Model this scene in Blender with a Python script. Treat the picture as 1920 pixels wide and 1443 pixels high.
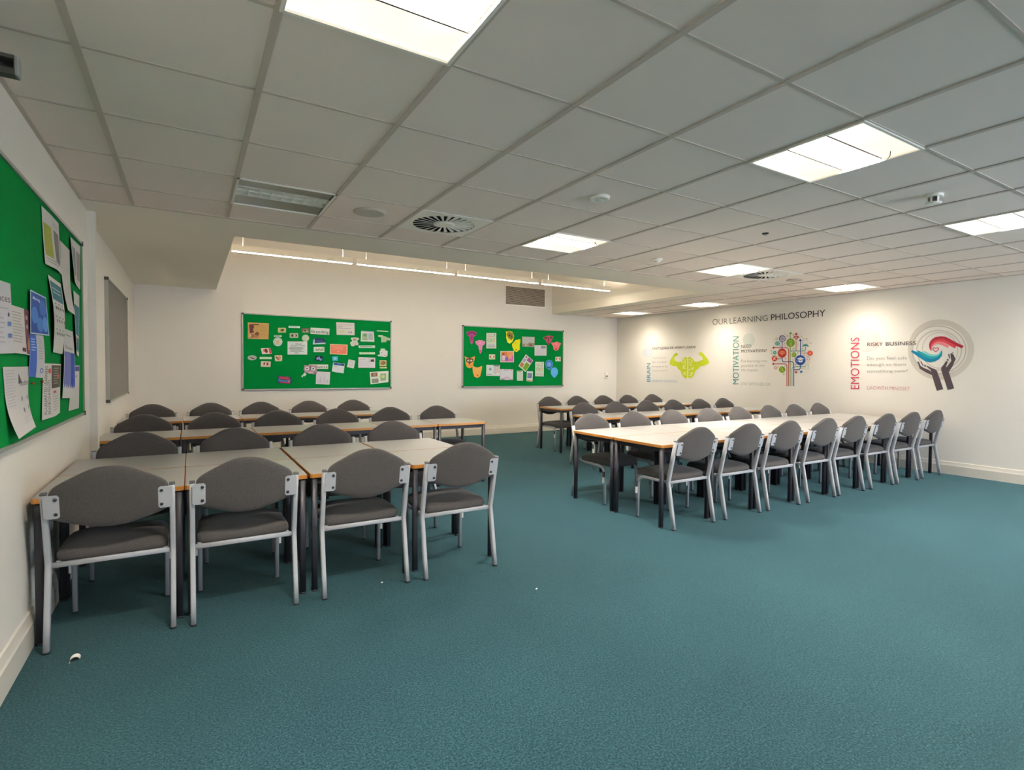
import bpy, math, random
from mathutils import Vector, Matrix
from math import sin, cos, pi, radians as rad

sc = bpy.context.scene
for o in list(bpy.data.objects):
    bpy.data.objects.remove(o)
COL = sc.collection

# ------------------------------------------------------------------ camera
H = 2.46                      # ceiling height
cam_d = bpy.data.cameras.new('camera')
cam = bpy.data.objects.new('camera', cam_d)
COL.objects.link(cam)
cam_d.sensor_width = 36.0
cam_d.lens = 36.0 * 1004.73 / 1920.0
cam_d.clip_start = 0.05
cam_d.clip_end = 60
_r = Vector((0.857624, -0.514199, 0.008930)); _u = Vector((0.008372, 0.031323, 0.999474)); _f = Vector((0.514208, 0.857099, -0.031168))
cam.matrix_world = Matrix(((_r.x, _u.x, -_f.x, 0.3465), (_r.y, _u.y, -_f.y, -4.3084), (_r.z, _u.z, -_f.z, 1.31), (0, 0, 0, 1)))
sc.camera = cam

# ------------------------------------------------------------------ world, daylight, exposure
w = bpy.data.worlds.new('world'); sc.world = w
w.use_nodes = True
w.node_tree.nodes['Background'].inputs[0].default_value = (0.55, 0.7, 1.0, 1)
w.node_tree.nodes['Background'].inputs[1].default_value = 0.6
vs = sc.view_settings
sc.display_settings.display_device = 'sRGB'
vs.view_transform = 'Standard'; vs.look = 'None'; vs.gamma = 1.0; vs.use_curve_mapping = False
vs.exposure = EXPOSURE = 1.85
sc.cycles.use_denoising = True
sc.cycles.max_bounces = 10
sc.cycles.diffuse_bounces = 6
sc.cycles.glossy_bounces = 4
sc.cycles.sample_clamp_indirect = 6.0

TUBE_W = 32.0      # watts of each ceiling light's tubes
PANEL_E = 0.26     # glow of the side panels of a lit ceiling light

def area(name, loc, sx, sy, power, color, direction, spread=180, parent=None):
    ld = bpy.data.lights.new(name, 'AREA'); ld.shape = 'RECTANGLE'; ld.size = sx; ld.size_y = sy
    ld.energy = power; ld.color = color; ld.spread = rad(spread)
    o = bpy.data.objects.new(name, ld); COL.objects.link(o)
    o.rotation_euler = Vector(direction).to_track_quat('-Z', 'Y').to_euler()
    o.location = loc
    if parent: o.parent = parent
    return o

# daylight of the windows in the wall behind the camera
area('window_daylight', (6.2, -7.62, 1.55), 3.6, 1.3, 60.0, (0.72, 0.84, 1.0), (0, 1, -0.08), 150)

# ------------------------------------------------------------------ materials
def lin(h):
    h = h.lstrip('#'); r = []
    for i in (0, 2, 4):
        c = int(h[i:i+2], 16) / 255
        r.append(c / 12.92 if c <= 0.04045 else ((c + 0.055) / 1.055) ** 2.4)
    return (r[0], r[1], r[2], 1)

def new_mat(name):
    m = bpy.data.materials.new(name); m.use_nodes = True
    return m, m.node_tree, m.node_tree.nodes['Principled BSDF']

def pmat(name, col, rough=0.6, metal=0.0, noise=0.04, scale=30.0, bump=0.0, bscale=None, spec=0.5, sheen=0.0, detail=3.0):
    """principled surface whose colour wanders a little with a noise texture"""
    m, nt, b = new_mat(name)
    c = lin(col) if isinstance(col, str) else col
    tc = nt.nodes.new('ShaderNodeTexCoord')
    n = nt.nodes.new('ShaderNodeTexNoise'); n.inputs['Scale'].default_value = scale; n.inputs['Detail'].default_value = detail
    nt.links.new(tc.outputs['Object'], n.inputs['Vector'])
    mx = nt.nodes.new('ShaderNodeMix'); mx.data_type = 'RGBA'
    mx.inputs[6].default_value = tuple(v * (1 - noise) for v in c[:3]) + (1,)
    mx.inputs[7].default_value = tuple(min(1, v * (1 + noise)) for v in c[:3]) + (1,)
    nt.links.new(n.outputs[0], mx.inputs[0]); nt.links.new(mx.outputs[2], b.inputs['Base Color'])
    b.inputs['Roughness'].default_value = rough; b.inputs['Metallic'].default_value = metal
    b.inputs['Specular IOR Level'].default_value = spec
    if sheen: b.inputs['Sheen Weight'].default_value = sheen; b.inputs['Sheen Roughness'].default_value = 0.5
    if bump:
        n2 = nt.nodes.new('ShaderNodeTexNoise'); n2.inputs['Scale'].default_value = bscale or scale; n2.inputs['Detail'].default_value = 2
        nt.links.new(tc.outputs['Object'], n2.inputs['Vector'])
        bp = nt.nodes.new('ShaderNodeBump'); bp.inputs['Strength'].default_value = bump; bp.inputs['Distance'].default_value = 0.002
        nt.links.new(n2.outputs[0], bp.inputs['Height']); nt.links.new(bp.outputs[0], b.inputs['Normal'])
    return m

M = {}
M['wall'] = pmat('wall_paint', '#ebe5db', 0.65, noise=0.015, scale=2.0, bump=0.05, bscale=180, spec=0.3)
M['soffit'] = pmat('soffit_paint', '#f5eedf', 0.7, noise=0.015, scale=2.0, spec=0.2)
M['skirt'] = pmat('skirting_gloss', '#ded7ca', 0.35, noise=0.02, scale=4.0)
M['tile'] = pmat('ceiling_tile', '#f2e5da', 0.95, noise=0.03, scale=900.0, bump=0.12, bscale=700, spec=0.1)
M['bar'] = pmat('ceiling_bar', '#cabdb0', 0.5, noise=0.02, spec=0.3)
M['light_seal'] = pmat('slab', '#6a6862', 0.9)
M['alu'] = pmat('aluminium', '#b2b3ab', 0.45, 0.4, noise=0.02)
M['cap'] = pmat('corner_plastic', '#4a4644', 0.5)
M['felt'] = pmat('green_felt', '#00823a', 0.95, noise=0.08, scale=500.0, bump=0.2, bscale=900, spec=0.1)
M['greyfelt'] = pmat('grey_felt', '#8b8782', 0.95, noise=0.05, scale=500.0, bump=0.2, bscale=900, spec=0.1)
M['frame_grey'] = pmat('chair_frame_paint', '#abacb0', 0.5, 0.0, noise=0.03, scale=20)
M['bolt'] = pmat('bolt_head', '#3a3a40', 0.4, 0.6)
M['plastic'] = pmat('black_plastic', '#2b2a2e', 0.5)
M['linkdark'] = pmat('link_plastic', '#55555a', 0.5)
M['black'] = pmat('table_steel', '#38363d', 0.45, 0.1, noise=0.03)
M['laminate'] = pmat('table_laminate', '#a5a4a0', 0.30, noise=0.03, scale=250.0, spec=0.5)
M['edge'] = pmat('orange_edge', '#c88842', 0.4, noise=0.10, scale=14.0)
M['white'] = pmat('white_paint', '#f3efe4', 0.4, noise=0.01)
M['dark'] = pmat('duct_dark', '#26221f', 0.8)
M['reflector'] = pmat('louvre_metal', '#eceae2', 0.3, 0.5, noise=0.02)
M['rail'] = pmat('louvre_rail', '#55534d', 0.5, 0.1)
M['offpanel'] = pmat('panel_unlit', '#aaa698', 0.6)
M['mirror'] = pmat('mirror_louvre', '#fbf7ec', 0.3, 0.25, noise=0.02)
M['speaker'] = pmat('speaker_cloth', '#cbc1b6', 0.8)
M['wire'] = pmat('wire', '#a39d8c', 0.6, 0.0)
M['glass'] = pmat('glass', '#cfe0ea', 0.05)

def carpet():
    m, nt, b = new_mat('teal_carpet')
    tc = nt.nodes.new('ShaderNodeTexCoord')
    n = nt.nodes.new('ShaderNodeTexNoise'); n.inputs['Scale'].default_value = 120; n.inputs['Detail'].default_value = 6; n.inputs['Roughness'].default_value = 0.85
    n2 = nt.nodes.new('ShaderNodeTexNoise'); n2.inputs['Scale'].default_value = 1.6; n2.inputs['Detail'].default_value = 4
    for x in (n, n2): nt.links.new(tc.outputs['Object'], x.inputs['Vector'])
    r = nt.nodes.new('ShaderNodeValToRGB')
    r.color_ramp.elements[0].position = 0.39; r.color_ramp.elements[0].color = lin('#03151b')
    r.color_ramp.elements[1].position = 0.61; r.color_ramp.elements[1].color = lin('#3c5f68')
    e = r.color_ramp.elements.new(0.5); e.color = lin('#14343d')
    nt.links.new(n.outputs[0], r.inputs[0])
    mx = nt.nodes.new('ShaderNodeMix'); mx.data_type = 'RGBA'; mx.blend_type = 'MULTIPLY'; mx.inputs[0].default_value = 1.0
    r2 = nt.nodes.new('ShaderNodeValToRGB')
    r2.color_ramp.elements[0].position = 0.3; r2.color_ramp.elements[0].color = (0.84, 0.86, 0.88, 1)
    r2.color_ramp.elements[1].position = 0.7; r2.color_ramp.elements[1].color = (1.08, 1.05, 1.04, 1)
    nt.links.new(n2.outputs[0], r2.inputs[0])
    nt.links.new(r.outputs[0], mx.inputs[6]); nt.links.new(r2.outputs[0], mx.inputs[7])
    nt.links.new(mx.outputs[2], b.inputs['Base Color'])
    b.inputs['Roughness'].default_value = 0.95; b.inputs['Specular IOR Level'].default_value = 0.12
    b.inputs['Sheen Weight'].default_value = 0.55; b.inputs['Sheen Roughness'].default_value = 0.32
    b.inputs['Sheen Tint'].default_value = lin('#9fd0cd')
    bp = nt.nodes.new('ShaderNodeBump'); bp.inputs['Strength'].default_value = 0.7; bp.inputs['Distance'].default_value = 0.004
    nt.links.new(n.outputs[0], bp.inputs['Height']); nt.links.new(bp.outputs[0], b.inputs['Normal'])
    return m
M['carpet'] = carpet()

def weave(name, c1, c2):
    m, nt, b = new_mat(name)
    tc = nt.nodes.new('ShaderNodeTexCoord')
    ch = nt.nodes.new('ShaderNodeTexChecker'); ch.inputs['Scale'].default_value = 330
    ch.inputs['Color1'].default_value = lin(c1); ch.inputs['Color2'].default_value = lin(c2)
    n = nt.nodes.new('ShaderNodeTexNoise'); n.inputs['Scale'].default_value = 220; n.inputs['Detail'].default_value = 3
    for x in (ch, n): nt.links.new(tc.outputs['Object'], x.inputs['Vector'])
    mx = nt.nodes.new('ShaderNodeMix'); mx.data_type = 'RGBA'; mx.blend_type = 'OVERLAY'; mx.inputs[0].default_value = 0.6
    nt.links.new(ch.outputs[0], mx.inputs[6]); nt.links.new(n.outputs[0], mx.inputs[7])
    nt.links.new(mx.outputs[2], b.inputs['Base Color'])
    b.inputs['Roughness'].default_value = 0.9; b.inputs['Specular IOR Level'].default_value = 0.2
    b.inputs['Sheen Weight'].default_value = 0.2
    bp = nt.nodes.new('ShaderNodeBump'); bp.inputs['Strength'].default_value = 0.4; bp.inputs['Distance'].default_value = 0.0015
    nt.links.new(ch.outputs[1], bp.inputs['Height']); nt.links.new(bp.outputs[0], b.inputs['Normal'])
    return m
M['fabric'] = weave('grey_weave', '#3d3a39', '#575250')

def glow(name, col, strength):
    m, nt, b = new_mat(name)
    b.inputs['Base Color'].default_value = (0.9, 0.9, 0.88, 1)
    n = nt.nodes.new('ShaderNodeTexNoise'); n.inputs['Scale'].default_value = 6
    tc = nt.nodes.new('ShaderNodeTexCoord'); nt.links.new(tc.outputs['Object'], n.inputs['Vector'])
    mp = nt.nodes.new('ShaderNodeMapRange'); mp.inputs[3].default_value = strength * 0.93; mp.inputs[4].default_value = strength * 1.07
    nt.links.new(n.outputs[0], mp.inputs[0]); nt.links.new(mp.outputs[0], b.inputs['Emission Strength'])
    b.inputs['Emission Color'].default_value = lin(col)
    return m
M['panel_glow'] = glow('diffuser_panel_lit', '#fbeedd', PANEL_E)
M['strip_down'] = glow('strip_diffuser_lit', '#fff4e6', 20.0)
M['strip_up'] = glow('strip_uplight_lit', '#ffeed8', 30.0)

_flat = {}
def flat(h):
    if h not in _flat:
        _flat[h] = pmat('print_' + h.lstrip('#'), h, 0.7, noise=0.03, scale=40, spec=0.25)
    return _flat[h]

# ------------------------------------------------------------------ mesh building
class MB:
    def __init__(s): s.v = []; s.f = []; s.m = []; s.mats = []; s.sm = []
    def mi(s, mat):
        if mat not in s.mats: s.mats.append(mat)
        return s.mats.index(mat)
    def add(s, vs, fs, mat, smooth=False):
        b = len(s.v); s.v += [tuple(x) for x in vs]; k = s.mi(mat)
        for f in fs: s.f.append([b + i for i in f]); s.m.append(k); s.sm.append(smooth)
        return s
    def box(s, x0, x1, y0, y1, z0, z1, mat):
        v = [(x0,y0,z0),(x1,y0,z0),(x1,y1,z0),(x0,y1,z0),(x0,y0,z1),(x1,y0,z1),(x1,y1,z1),(x0,y1,z1)]
        return s.add(v, [(3,2,1,0),(4,5,6,7),(0,1,5,4),(1,2,6,5),(2,3,7,6),(3,0,4,7)], mat)
    def bbox(s, x0, x1, y0, y1, z0, z1, mat, c=0.003):
        """box with chamfered vertical and horizontal edges (an octagonal ring stack)"""
        def ring(z, i):
            return [(x0+i+c,y0+i,z),(x1-i-c,y0+i,z),(x1-i,y0+i+c,z),(x1-i,y1-i-c,z),(x1-i-c,y1-i,z),(x0+i+c,y1-i,z),(x0+i,y1-i-c,z),(x0+i,y0+i+c,z)]
        R = [ring(z0, c), ring(z0 + c, 0), ring(z1 - c, 0), ring(z1, c)]
        v = [p for r in R for p in r]; f = [tuple(range(7, -1, -1)), tuple(range(24, 32))]
        for k in range(3):
            for j in range(8): f.append((k*8+j, k*8+(j+1)%8, k*8+8+(j+1)%8, k*8+8+j))
        return s.add(v, f, mat)
    def prism(s, poly, fn, d0, d1, mat, smooth=False):
        """poly: 2-D outline; fn(a,b,d) -> 3-D"""
        n = len(poly)
        v = [fn(a, b, d0) for a, b in poly] + [fn(a, b, d1) for a, b in poly]
        f = [tuple(range(n - 1, -1, -1)), tuple(range(n, 2 * n))]
        s.add(v, f, mat); 
        s.add(v, [(i, (i+1) % n, n + (i+1) % n, n + i) for i in range(n)], mat, smooth)
        return s
    def sweep(s, path, wdt, hgt, side, mat, caps=True, round_=0.25, smooth=True):
        """rounded rectangular tube along path; side = fixed width direction"""
        side = Vector(side).normalized(); P = [Vector(p) for p in path]; n = len(P)
        a, b = wdt / 2, hgt / 2; c = min(a, b) * round_ * 2
        prof = [(-a+c,-b),(a-c,-b),(a-c*.3,-b+c*.3),(a,-b+c),(a,b-c),(a-c*.3,b-c*.3),(a-c,b),(-a+c,b),(-a+c*.3,b-c*.3),(-a,b-c),(-a,-b+c),(-a+c*.3,-b+c*.3)]
        k = len(prof); v = []
        for i in range(n):
            t0 = (P[i] - P[i-1]).normalized() if i else (P[1] - P[0]).normalized()
            t1 = (P[i+1] - P[i]).normalized() if i < n - 1 else t0
            t = (t0 + t1).normalized(); sd = (side - t * side.dot(t)).normalized(); nn = t.cross(sd)
            m = 1 / max(0.5, t.dot(t1))
            for p, q in prof: v.append(P[i] + sd * p + nn * q * m)
        f = [(i*k+j, i*k+(j+1)%k, (i+1)*k+(j+1)%k, (i+1)*k+j) for i in range(n-1) for j in range(k)]
        s.add(v, f, mat, smooth)
        if caps: s.add(v[:k], [tuple(range(k-1, -1, -1))], mat); s.add(v[-k:], [tuple(range(k))], mat)
        return s
    def disc_stack(s, c, rz, mat, n=32, axis='z', cap0=True, cap1=True, smooth=True):
        """lathe: rz = [(radius, height), ...] about a point"""
        v = []
        for r, z in rz:
            for i in range(n):
                a = 2 * pi * i / n
                p = (r * cos(a), r * sin(a), z)
                if axis == 'y': p = (p[0], p[2], p[1])
                if axis == 'x': p = (p[2], p[0], p[1])
                v.append((c[0] + p[0], c[1] + p[1], c[2] + p[2]))
        m = len(rz)
        s.add(v, [(k*n+i, k*n+(i+1)%n, (k+1)*n+(i+1)%n, (k+1)*n+i) for k in range(m-1) for i in range(n)], mat, smooth)
        if cap0: s.add(v[:n], [tuple(range(n-1, -1, -1))], mat)
        if cap1: s.add(v[-n:], [tuple(range(n))], mat)
        return s
    def build(s, name, parent=None, recalc=True):
        me = bpy.data.meshes.new(name); me.from_pydata(s.v, [], s.f)
        for m in s.mats: me.materials.append(m)
        me.polygons.foreach_set('material_index', s.m); me.polygons.foreach_set('use_smooth', s.sm)
        if recalc:
            import bmesh
            bm = bmesh.new(); bm.from_mesh(me); bmesh.ops.remove_doubles(bm, verts=bm.verts, dist=1e-6)
            bmesh.ops.recalc_face_normals(bm, faces=bm.faces); bm.to_mesh(me); bm.free()
        me.update()
        o = bpy.data.objects.new(name, me); COL.objects.link(o)
        if parent: o.parent = parent
        return o

def tag(o, label, cat, group=None):
    o['label'] = label; o['category'] = cat
    if group: o['group'] = group
    return o
def thing(name, label, cat, loc=(0, 0, 0), rz=0.0, group=None):
    o = bpy.data.objects.new(name, None); COL.objects.link(o); o.empty_display_size = 0.1
    o.location = loc; o.rotation_euler = (0, 0, rz)
    return tag(o, label, cat, group)
def struct(name, mb, recalc=True):
    o = mb.build(name, None, recalc); o['kind'] = 'structure'; return o
CH = {}
def reg(o):
    if o.parent: CH.setdefault(o.parent.name, []).append(o)
    return o
def part(mb, name, parent): return reg(mb.build(name, parent))
def copy_tree(o, parent=None):
    c = o.copy(); COL.objects.link(c)
    if parent: c.parent = parent
    for ch in CH.get(o.name, []): copy_tree(ch, c)
    return c

# ------------------------------------------------------------------ room shell
XL, XR, YB, YR = -0.31, 8.72, 5.0, -7.3
struct('floor', MB().box(XL-0.3, XR+0.2, YR-0.2, YB+0.2, -0.1, 0.0, M['carpet']))
struct('wall_left', MB().box(XL-0.3, XL, YR-0.2, 0.80, 0, 3.5, M['wall']).box(XL-0.3, -0.335, 0.80, YB+0.2, 0, 3.5, M['wall'])
       .box(XL-0.3, -0.262, 0.80, 0.87, 0, 3.5, M['wall']))
struct('wall_back', MB().box(XL-0.3, XR+0.2, YB, YB+0.2, 0, 3.5, M['wall']))
struct('wall_right', MB().box(XR, XR+0.2, YR-0.2, YB+0.2, 0, 3.5, M['wall']))
# wall behind the camera with a window opening
WX0, WX1, WZ0, WZ1 = 4.4, 8.0, 0.9, 2.1
struct('wall_rear', MB().box(XL-0.3, WX0, YR-0.2, YR, 0, 3.5, M['wall']).box(WX1, XR+0.2, YR-0.2, YR, 0, 3.5, M['wall'])
       .box(WX0, WX1, YR-0.2, YR, 0, WZ0, M['wall']).box(WX0, WX1, YR-0.2, YR, WZ1, 3.5, M['wall']))
wf = MB()
for x in (WX0, WX0+1.17, WX0+2.37, WX1-0.06): wf.box(x, x+0.06, YR-0.12, YR-0.04, WZ0, WZ1, M['white'])
wf.box(WX0, WX1, YR-0.12, YR-0.04, WZ0, WZ0+0.06, M['white']).box(WX0, WX1, YR-0.12, YR-0.04, WZ1-0.06, WZ1, M['white'])
struct('window_1', wf)

def skirting(name, fn, L0, L1):
    """fn(along, out, up)"""
    prof = [(0, 0), (0.022, 0), (0.022, 0.112), (0.017, 0.122), (0.012, 0.140), (0.008, 0.158), (0, 0.163)]
    mb = MB(); mb.prism(prof, lambda a, b, d: fn(d, a, b), L0, L1, M['skirt'])
    struct(name, mb)
skirting('baseboard_left', lambda d, a, b: (XL + a, d, b), YR, 0.80)
skirting('baseboard_back', lambda d, a, b: (d, YB - a, b), XL, XR)
skirting('baseboard_right', lambda d, a, b: (XR - a, d, b), YR, YB)

# ceiling: plaster slab above, plaster soffit, tiles, bars
GX1 = 7.2                                   # plaster soffit ends here; tiles run on beside the raised bay
EY = 0.455
holes = {(1,-1),(1,3),(5,-1),(9,-1),(13,-1),(5,3),(9,3),(13,3),(13,7),(13,10),(3,3),(10,3),
         (1,-5),(5,-5),(9,-5),(13,-5)}
# a cell (i, j) spans x 0.6 i .. 0.6 (i+1), y 0.6 (j-4) .. 0.6 (j-3)
ceil = MB()
ceil.box(XL-0.3, XR+0.2, YR-0.2, YB+0.2, 3.35, 3.5, M['wall'])
ys = []
for j in range(-9, 14):
    ys.append(j)
for i in range(-1, 15):
    for j in ys:
        x0, x1 = 0.6*i, 0.6*(i+1); y0, y1 = 0.6*(j-4), 0.6*(j-3)
        x0 = max(x0, XL); x1 = min(x1, XR); y0 = max(y0, YR); y1 = min(y1, YB)
        if x0 < GX1 - 0.01 and y0 >= -0.01: y1 = min(y1, EY)
        if x0 < GX1 - 0.01 and y0 > 0.3: continue
        if x1 - x0 < 0.01 or y1 - y0 < 0.01: continue
        if (i, j) in holes: continue
        ceil.box(x0+0.001, x1-0.001, y0+0.001, y1-0.001, H+0.005, H+0.02, M['tile'])
# plaster soffit round the raised bay (bay: x 0.69..6.9, y 1.09..5)
ceil.box(XL-0.3, GX1, EY, 1.09, H, H+0.16, M['soffit'])
ceil.box(XL-0.3, 0.69, 1.09, YB+0.1, H, H+0.16, M['soffit'])
ceil.box(6.9, GX1, 1.09, YB+0.1, H, H+0.16, M['soffit'])
# upstands of the raised bay
ceil.box(0.61, 0.69, 1.01, YB+0.1, H+0.16, 3.36, M['wall'])
ceil.box(6.9, 6.98, 1.01, YB+0.1, H+0.16, 3.36, M['wall'])
ceil.box(0.69, 6.9, 1.01, 1.09, H+0.16, 3.36, M['wall'])
# unseen slab added above the tiles to seal out light
ceil.box(XL-0.3, XR+0.2, YR-0.2, EY, H+0.13, H+0.15, M['light_seal'])
ceil.box(GX1, XR+0.2, EY, YB+0.1, H+0.14, H+0.16, M['light_seal'])
struct('ceiling', ceil)

bars = MB()
def bar_y(x, y0, y1, wd=0.026):             # bar running along y
    bars.box(x-wd/2, x+wd/2, y0, y1, H-0.001, H+0.02, M['bar'])
for i in range(0, 15):
    x = 0.6*i
    bar_y(x, YR, EY if x < GX1 - 0.01 else YB)
def bar_x(y, x0, x1, wd=0.013):
    bars.box(x0, x1, y-wd/2, y+wd/2, H+0.001, H+0.02, M['bar'])
for j in range(-9, 13):
    y = 0.6*(j-4)
    if y < EY: bar_x(y, XL, XR)
    elif y < YB: bar_x(y, GX1, XR)
struct('trim_1', bars)
edge = MB()
edge.box(XL, GX1+0.01, EY-0.022, EY+0.004, H-0.004, H+0.02, M['bar']).box(GX1-0.012, GX1+0.012, EY, YB, H-0.003, H+0.02, M['bar'])
edge.box(XR-0.02, XR, YR, YB, H-0.002, H+0.01, M['bar']).box(XL, XL+0.02, YR, EY, H-0.002, H+0.01, M['bar'])
struct('trim_2', edge)

# ------------------------------------------------------------------ ceiling lights
def ceiling_light(lit):
    t = thing('ceiling_light', '', 'ceiling light')
    f = MB(); r = 0.299
    for x0, x1, y0, y1 in ((-r, r, -r, -r+0.014), (-r, r, r-0.014, r), (-r, -r+0.014, -r, r), (r-0.014, r, -r, r)):
        f.box(x0, x1, y0, y1, -0.006, 0.012, M['white'])
    for y in (-0.10, 0.10): f.box(-0.285, 0.285, y-0.002, y+0.002, 0.012, 0.062, M['reflector']).box(-0.285, 0.285, y-0.004, y+0.004, 0.009, 0.012, M['rail' if lit else 'reflector'])
    f.box(-0.29, 0.29, -0.12, 0.12, 0.085, 0.09, M['white'])
    f.box(-0.29, 0.29, -0.125, -0.12, 0.05, 0.09, M['white']).box(-0.29, 0.29, 0.12, 0.125, 0.05, 0.09, M['white'])
    f.box(-0.292, -0.288, -0.125, 0.125, 0.0, 0.09, M['white']).box(0.288, 0.292, -0.125, 0.125, 0.0, 0.09, M['white'])
    part(f, 'frame', t)
    pm = M['panel_glow'] if lit else M['offpanel']
    for sgn in (-1, 1):
        p = MB(); n = 8; v = []
        for k in range(n + 1):
            a = k / n; y = sgn * (0.285 - a * 0.183); z = 0.003 + 0.012 * math.sin(a * pi / 2)
            v += [(-0.285, y, z), (0.285, y, z)]
        p.add(v, [(2*k, 2*k+1, 2*k+3, 2*k+2) for k in range(n)], pm, True)
        for sx in (-0.285, 0.285):          # triangular end cheeks
            q = [(sx, v[2*k][1], v[2*k][2]) for k in range(n + 1)] + [(sx, v[-1][1], 0.0), (sx, v[0][1], 0.0)]
            p.add(q, [tuple(range(len(q)))], pm)
        part(p, 'side_panel', t)
    l = MB(); mt = M['reflector' if lit else 'mirror']
    for k in range(9):
        x = -0.28 + 0.07 * k
        l.prism([(-0.0008, 0.012), (0.0008, 0.012), (0.004, 0.046), (-0.004, 0.046)], lambda a, b, d, x=x: (x + a, d, b), -0.098, 0.098, mt)
    l.prism([(-0.001, 0.012), (0.001, 0.012), (0.006, 0.046), (-0.006, 0.046)], lambda a, b, d: (d, a, b), -0.285, 0.285, mt)
    part(l, 'louvre', t)
    if lit: part(MB().sweep([(0.272, -0.105, 0.002), (0.272, -0.12, -0.006), (0.262, -0.142, -0.010), (0.238, -0.165, -0.008), (0.205, -0.182, 0.004)], 0.004, 0.004, (0, 0, 1), M['rail']), 'cord', t)
    tb = MB()
    if not lit:
        rf = MB(); n = 10
        for sy in (-0.049, 0.049):
            v = []
            for k in range(n + 1):
                a = k / n * 2 - 1; v += [(-0.285, sy + a*0.047, 0.060 - 0.045*a*a), (0.285, sy + a*0.047, 0.060 - 0.045*a*a)]
            rf.add(v, [(2*k, 2*k+1, 2*k+3, 2*k+2) for k in range(n)], M['mirror'], True)
        part(rf, 'reflector', t)
        for y in (-0.049, 0.049): tb.disc_stack((-0.28, y, 0.056), [(0.007, 0), (0.007, 0.56)], M['white'], 12, 'x')
        part(tb, 'tube', t)
    else:
        a = area('tube_light', (0, 0, 0.078), 0.56, 0.20, TUBE_W, (1.0, 0.925, 0.83), (0, 0, -1), 165, t)
        reg(a)
    return t
cells = [
 ((1,-1), 'lit square ceiling light nearest the camera, cut by the top of the photo'),
 ((5,-1), 'lit square ceiling light above the middle of the room, second in the near row'),
 ((9,-1), 'lit square ceiling light at the right edge of the photo near the smoke detector'),
 ((13,-1), 'lit square ceiling light beside the right wall, level with the near row'),
 ((5,3), 'lit square ceiling light between the white round vent and the small strobe'),
 ((9,3), 'lit square ceiling light directly beside the far round vent'),
 ((13,3), 'lit square ceiling light by the right wall above the black heading'),
 ((13,7), 'lit square ceiling light by the right wall, second from the back corner'),
 ((13,10), 'lit square ceiling light by the right wall, nearest the back corner'),
 ((1,-5), 'lit square ceiling light behind the camera over the left side'),
 ((5,-5), 'lit square ceiling light behind the camera, left of centre'),
 ((9,-5), 'lit square ceiling light behind the camera, right of centre'),
 ((13,-5), 'lit square ceiling light behind the camera beside the right wall')]
L0 = ceiling_light(True)
dim = [c for c in L0.children if c.type == 'LIGHT'][0].data.copy(); dim.energy = TUBE_W * 0.30
for k, ((i, j), lab) in enumerate(cells):
    o = L0 if k == 0 else copy_tree(L0)
    if i == 13:      # the run beside the right wall is dimmer
        for ch in o.children:
            if ch.type == 'LIGHT': ch.data = dim
    o.location = (0.6*i + 0.3, 0.6*(j-4) + 0.3, H); o['label'] = lab; o['group'] = 'lit ceiling lights'
o = ceiling_light(False); o.location = (0.9, -0.3, H)
o['label'] = 'unlit square ceiling light with grey panels and a bare metal louvre'

# ------------------------------------------------------------------ swirl diffusers, speakers, detectors
def swirl(ang0):
    t = thing('ceiling_vent', '', 'ceiling vent')
    f = MB(); n = 24; r0, r1 = 0.085, 0.245
    # square plate with round hole: strip between square and circle
    N = 96; v = []
    for k in range(N):
        a = 2*pi*k/N; c, s_ = cos(a), sin(a); q = 0.293 / max(abs(c), abs(s_))
        v += [(r1*c, r1*s_, -0.004), (q*c, q*s_, -0.004), (q*c, q*s_, 0.016)]
    f.add(v, [(3*k, 3*k+1, 3*((k+1) % N)+1, 3*((k+1) % N)) for k in range(N)] + [(3*k+1, 3*k+2, 3*((k+1) % N)+2, 3*((k+1) % N)+1) for k in range(N)], M['white'])
    part(f, 'face_plate', t)
    bl = MB()
    for k in range(n):
        a = 2*pi*k/n + ang0; da = 2*pi/n*0.25
        for (aa, bb, za, zb) in ((a-da, a+da, 0.001, -0.004),):
            P = [(r0*0.9*cos(aa), r0*0.9*sin(aa), za), (r1*cos(aa), r1*sin(aa), za), (r1*cos(bb), r1*sin(bb), zb), (r0*0.9*cos(bb), r0*0.9*sin(bb), zb)]
            Q = [(x, y, z+0.0015) for x, y, z in P]
            bl.add(P+Q, [(3,2,1,0),(4,5,6,7),(0,1,5,4),(1,2,6,5),(2,3,7,6),(3,0,4,7)], M['white'])
    part(bl, 'vane_ring', t)
    h = MB(); h.disc_stack((0, 0, 0), [(0.06, -0.008), (r0, -0.005), (r0, 0.004)], M['white'], 40)
    part(h, 'hub', t)
    d = MB(); d.disc_stack((0, 0, 0), [(r1+0.02, 0.012), (r1+0.02, 0.09), (0.01, 0.09)], M['dark'], 40, cap0=False)
    part(d, 'duct', t)
    return t
S0 = swirl(0.05)
S0.location = (2.1, -0.3, H); S0['label'] = 'white square ceiling vent with radial vanes beside the flat round speaker'
S1 = copy_tree(S0); S1.location = (6.3, -0.3, H); S1['label'] = 'white square ceiling vent with radial vanes touching a lit ceiling light'
S0['group'] = S1['group'] = 'radial ceiling vents'

def speaker(loc, r, lab):
    t = thing('ceiling_speaker', lab, 'speaker', loc, group='round ceiling speakers')
    part(MB().disc_stack((0, 0, 0), [(r-0.006, -0.005), (r, -0.003), (r, 0.006)], M['bar'], 48), 'rim', t)
    part(MB().disc_stack((0, 0, 0), [(r-0.016, -0.0075), (r-0.009, -0.005)], M['speaker'], 48), 'grille', t)
speaker((1.5, -0.3, H), 0.118, 'flat round ceiling speaker between the unlit light and round vent')
speaker((6.93, -0.28, H), 0.095, 'flat round ceiling speaker beyond the far round vent')

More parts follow.
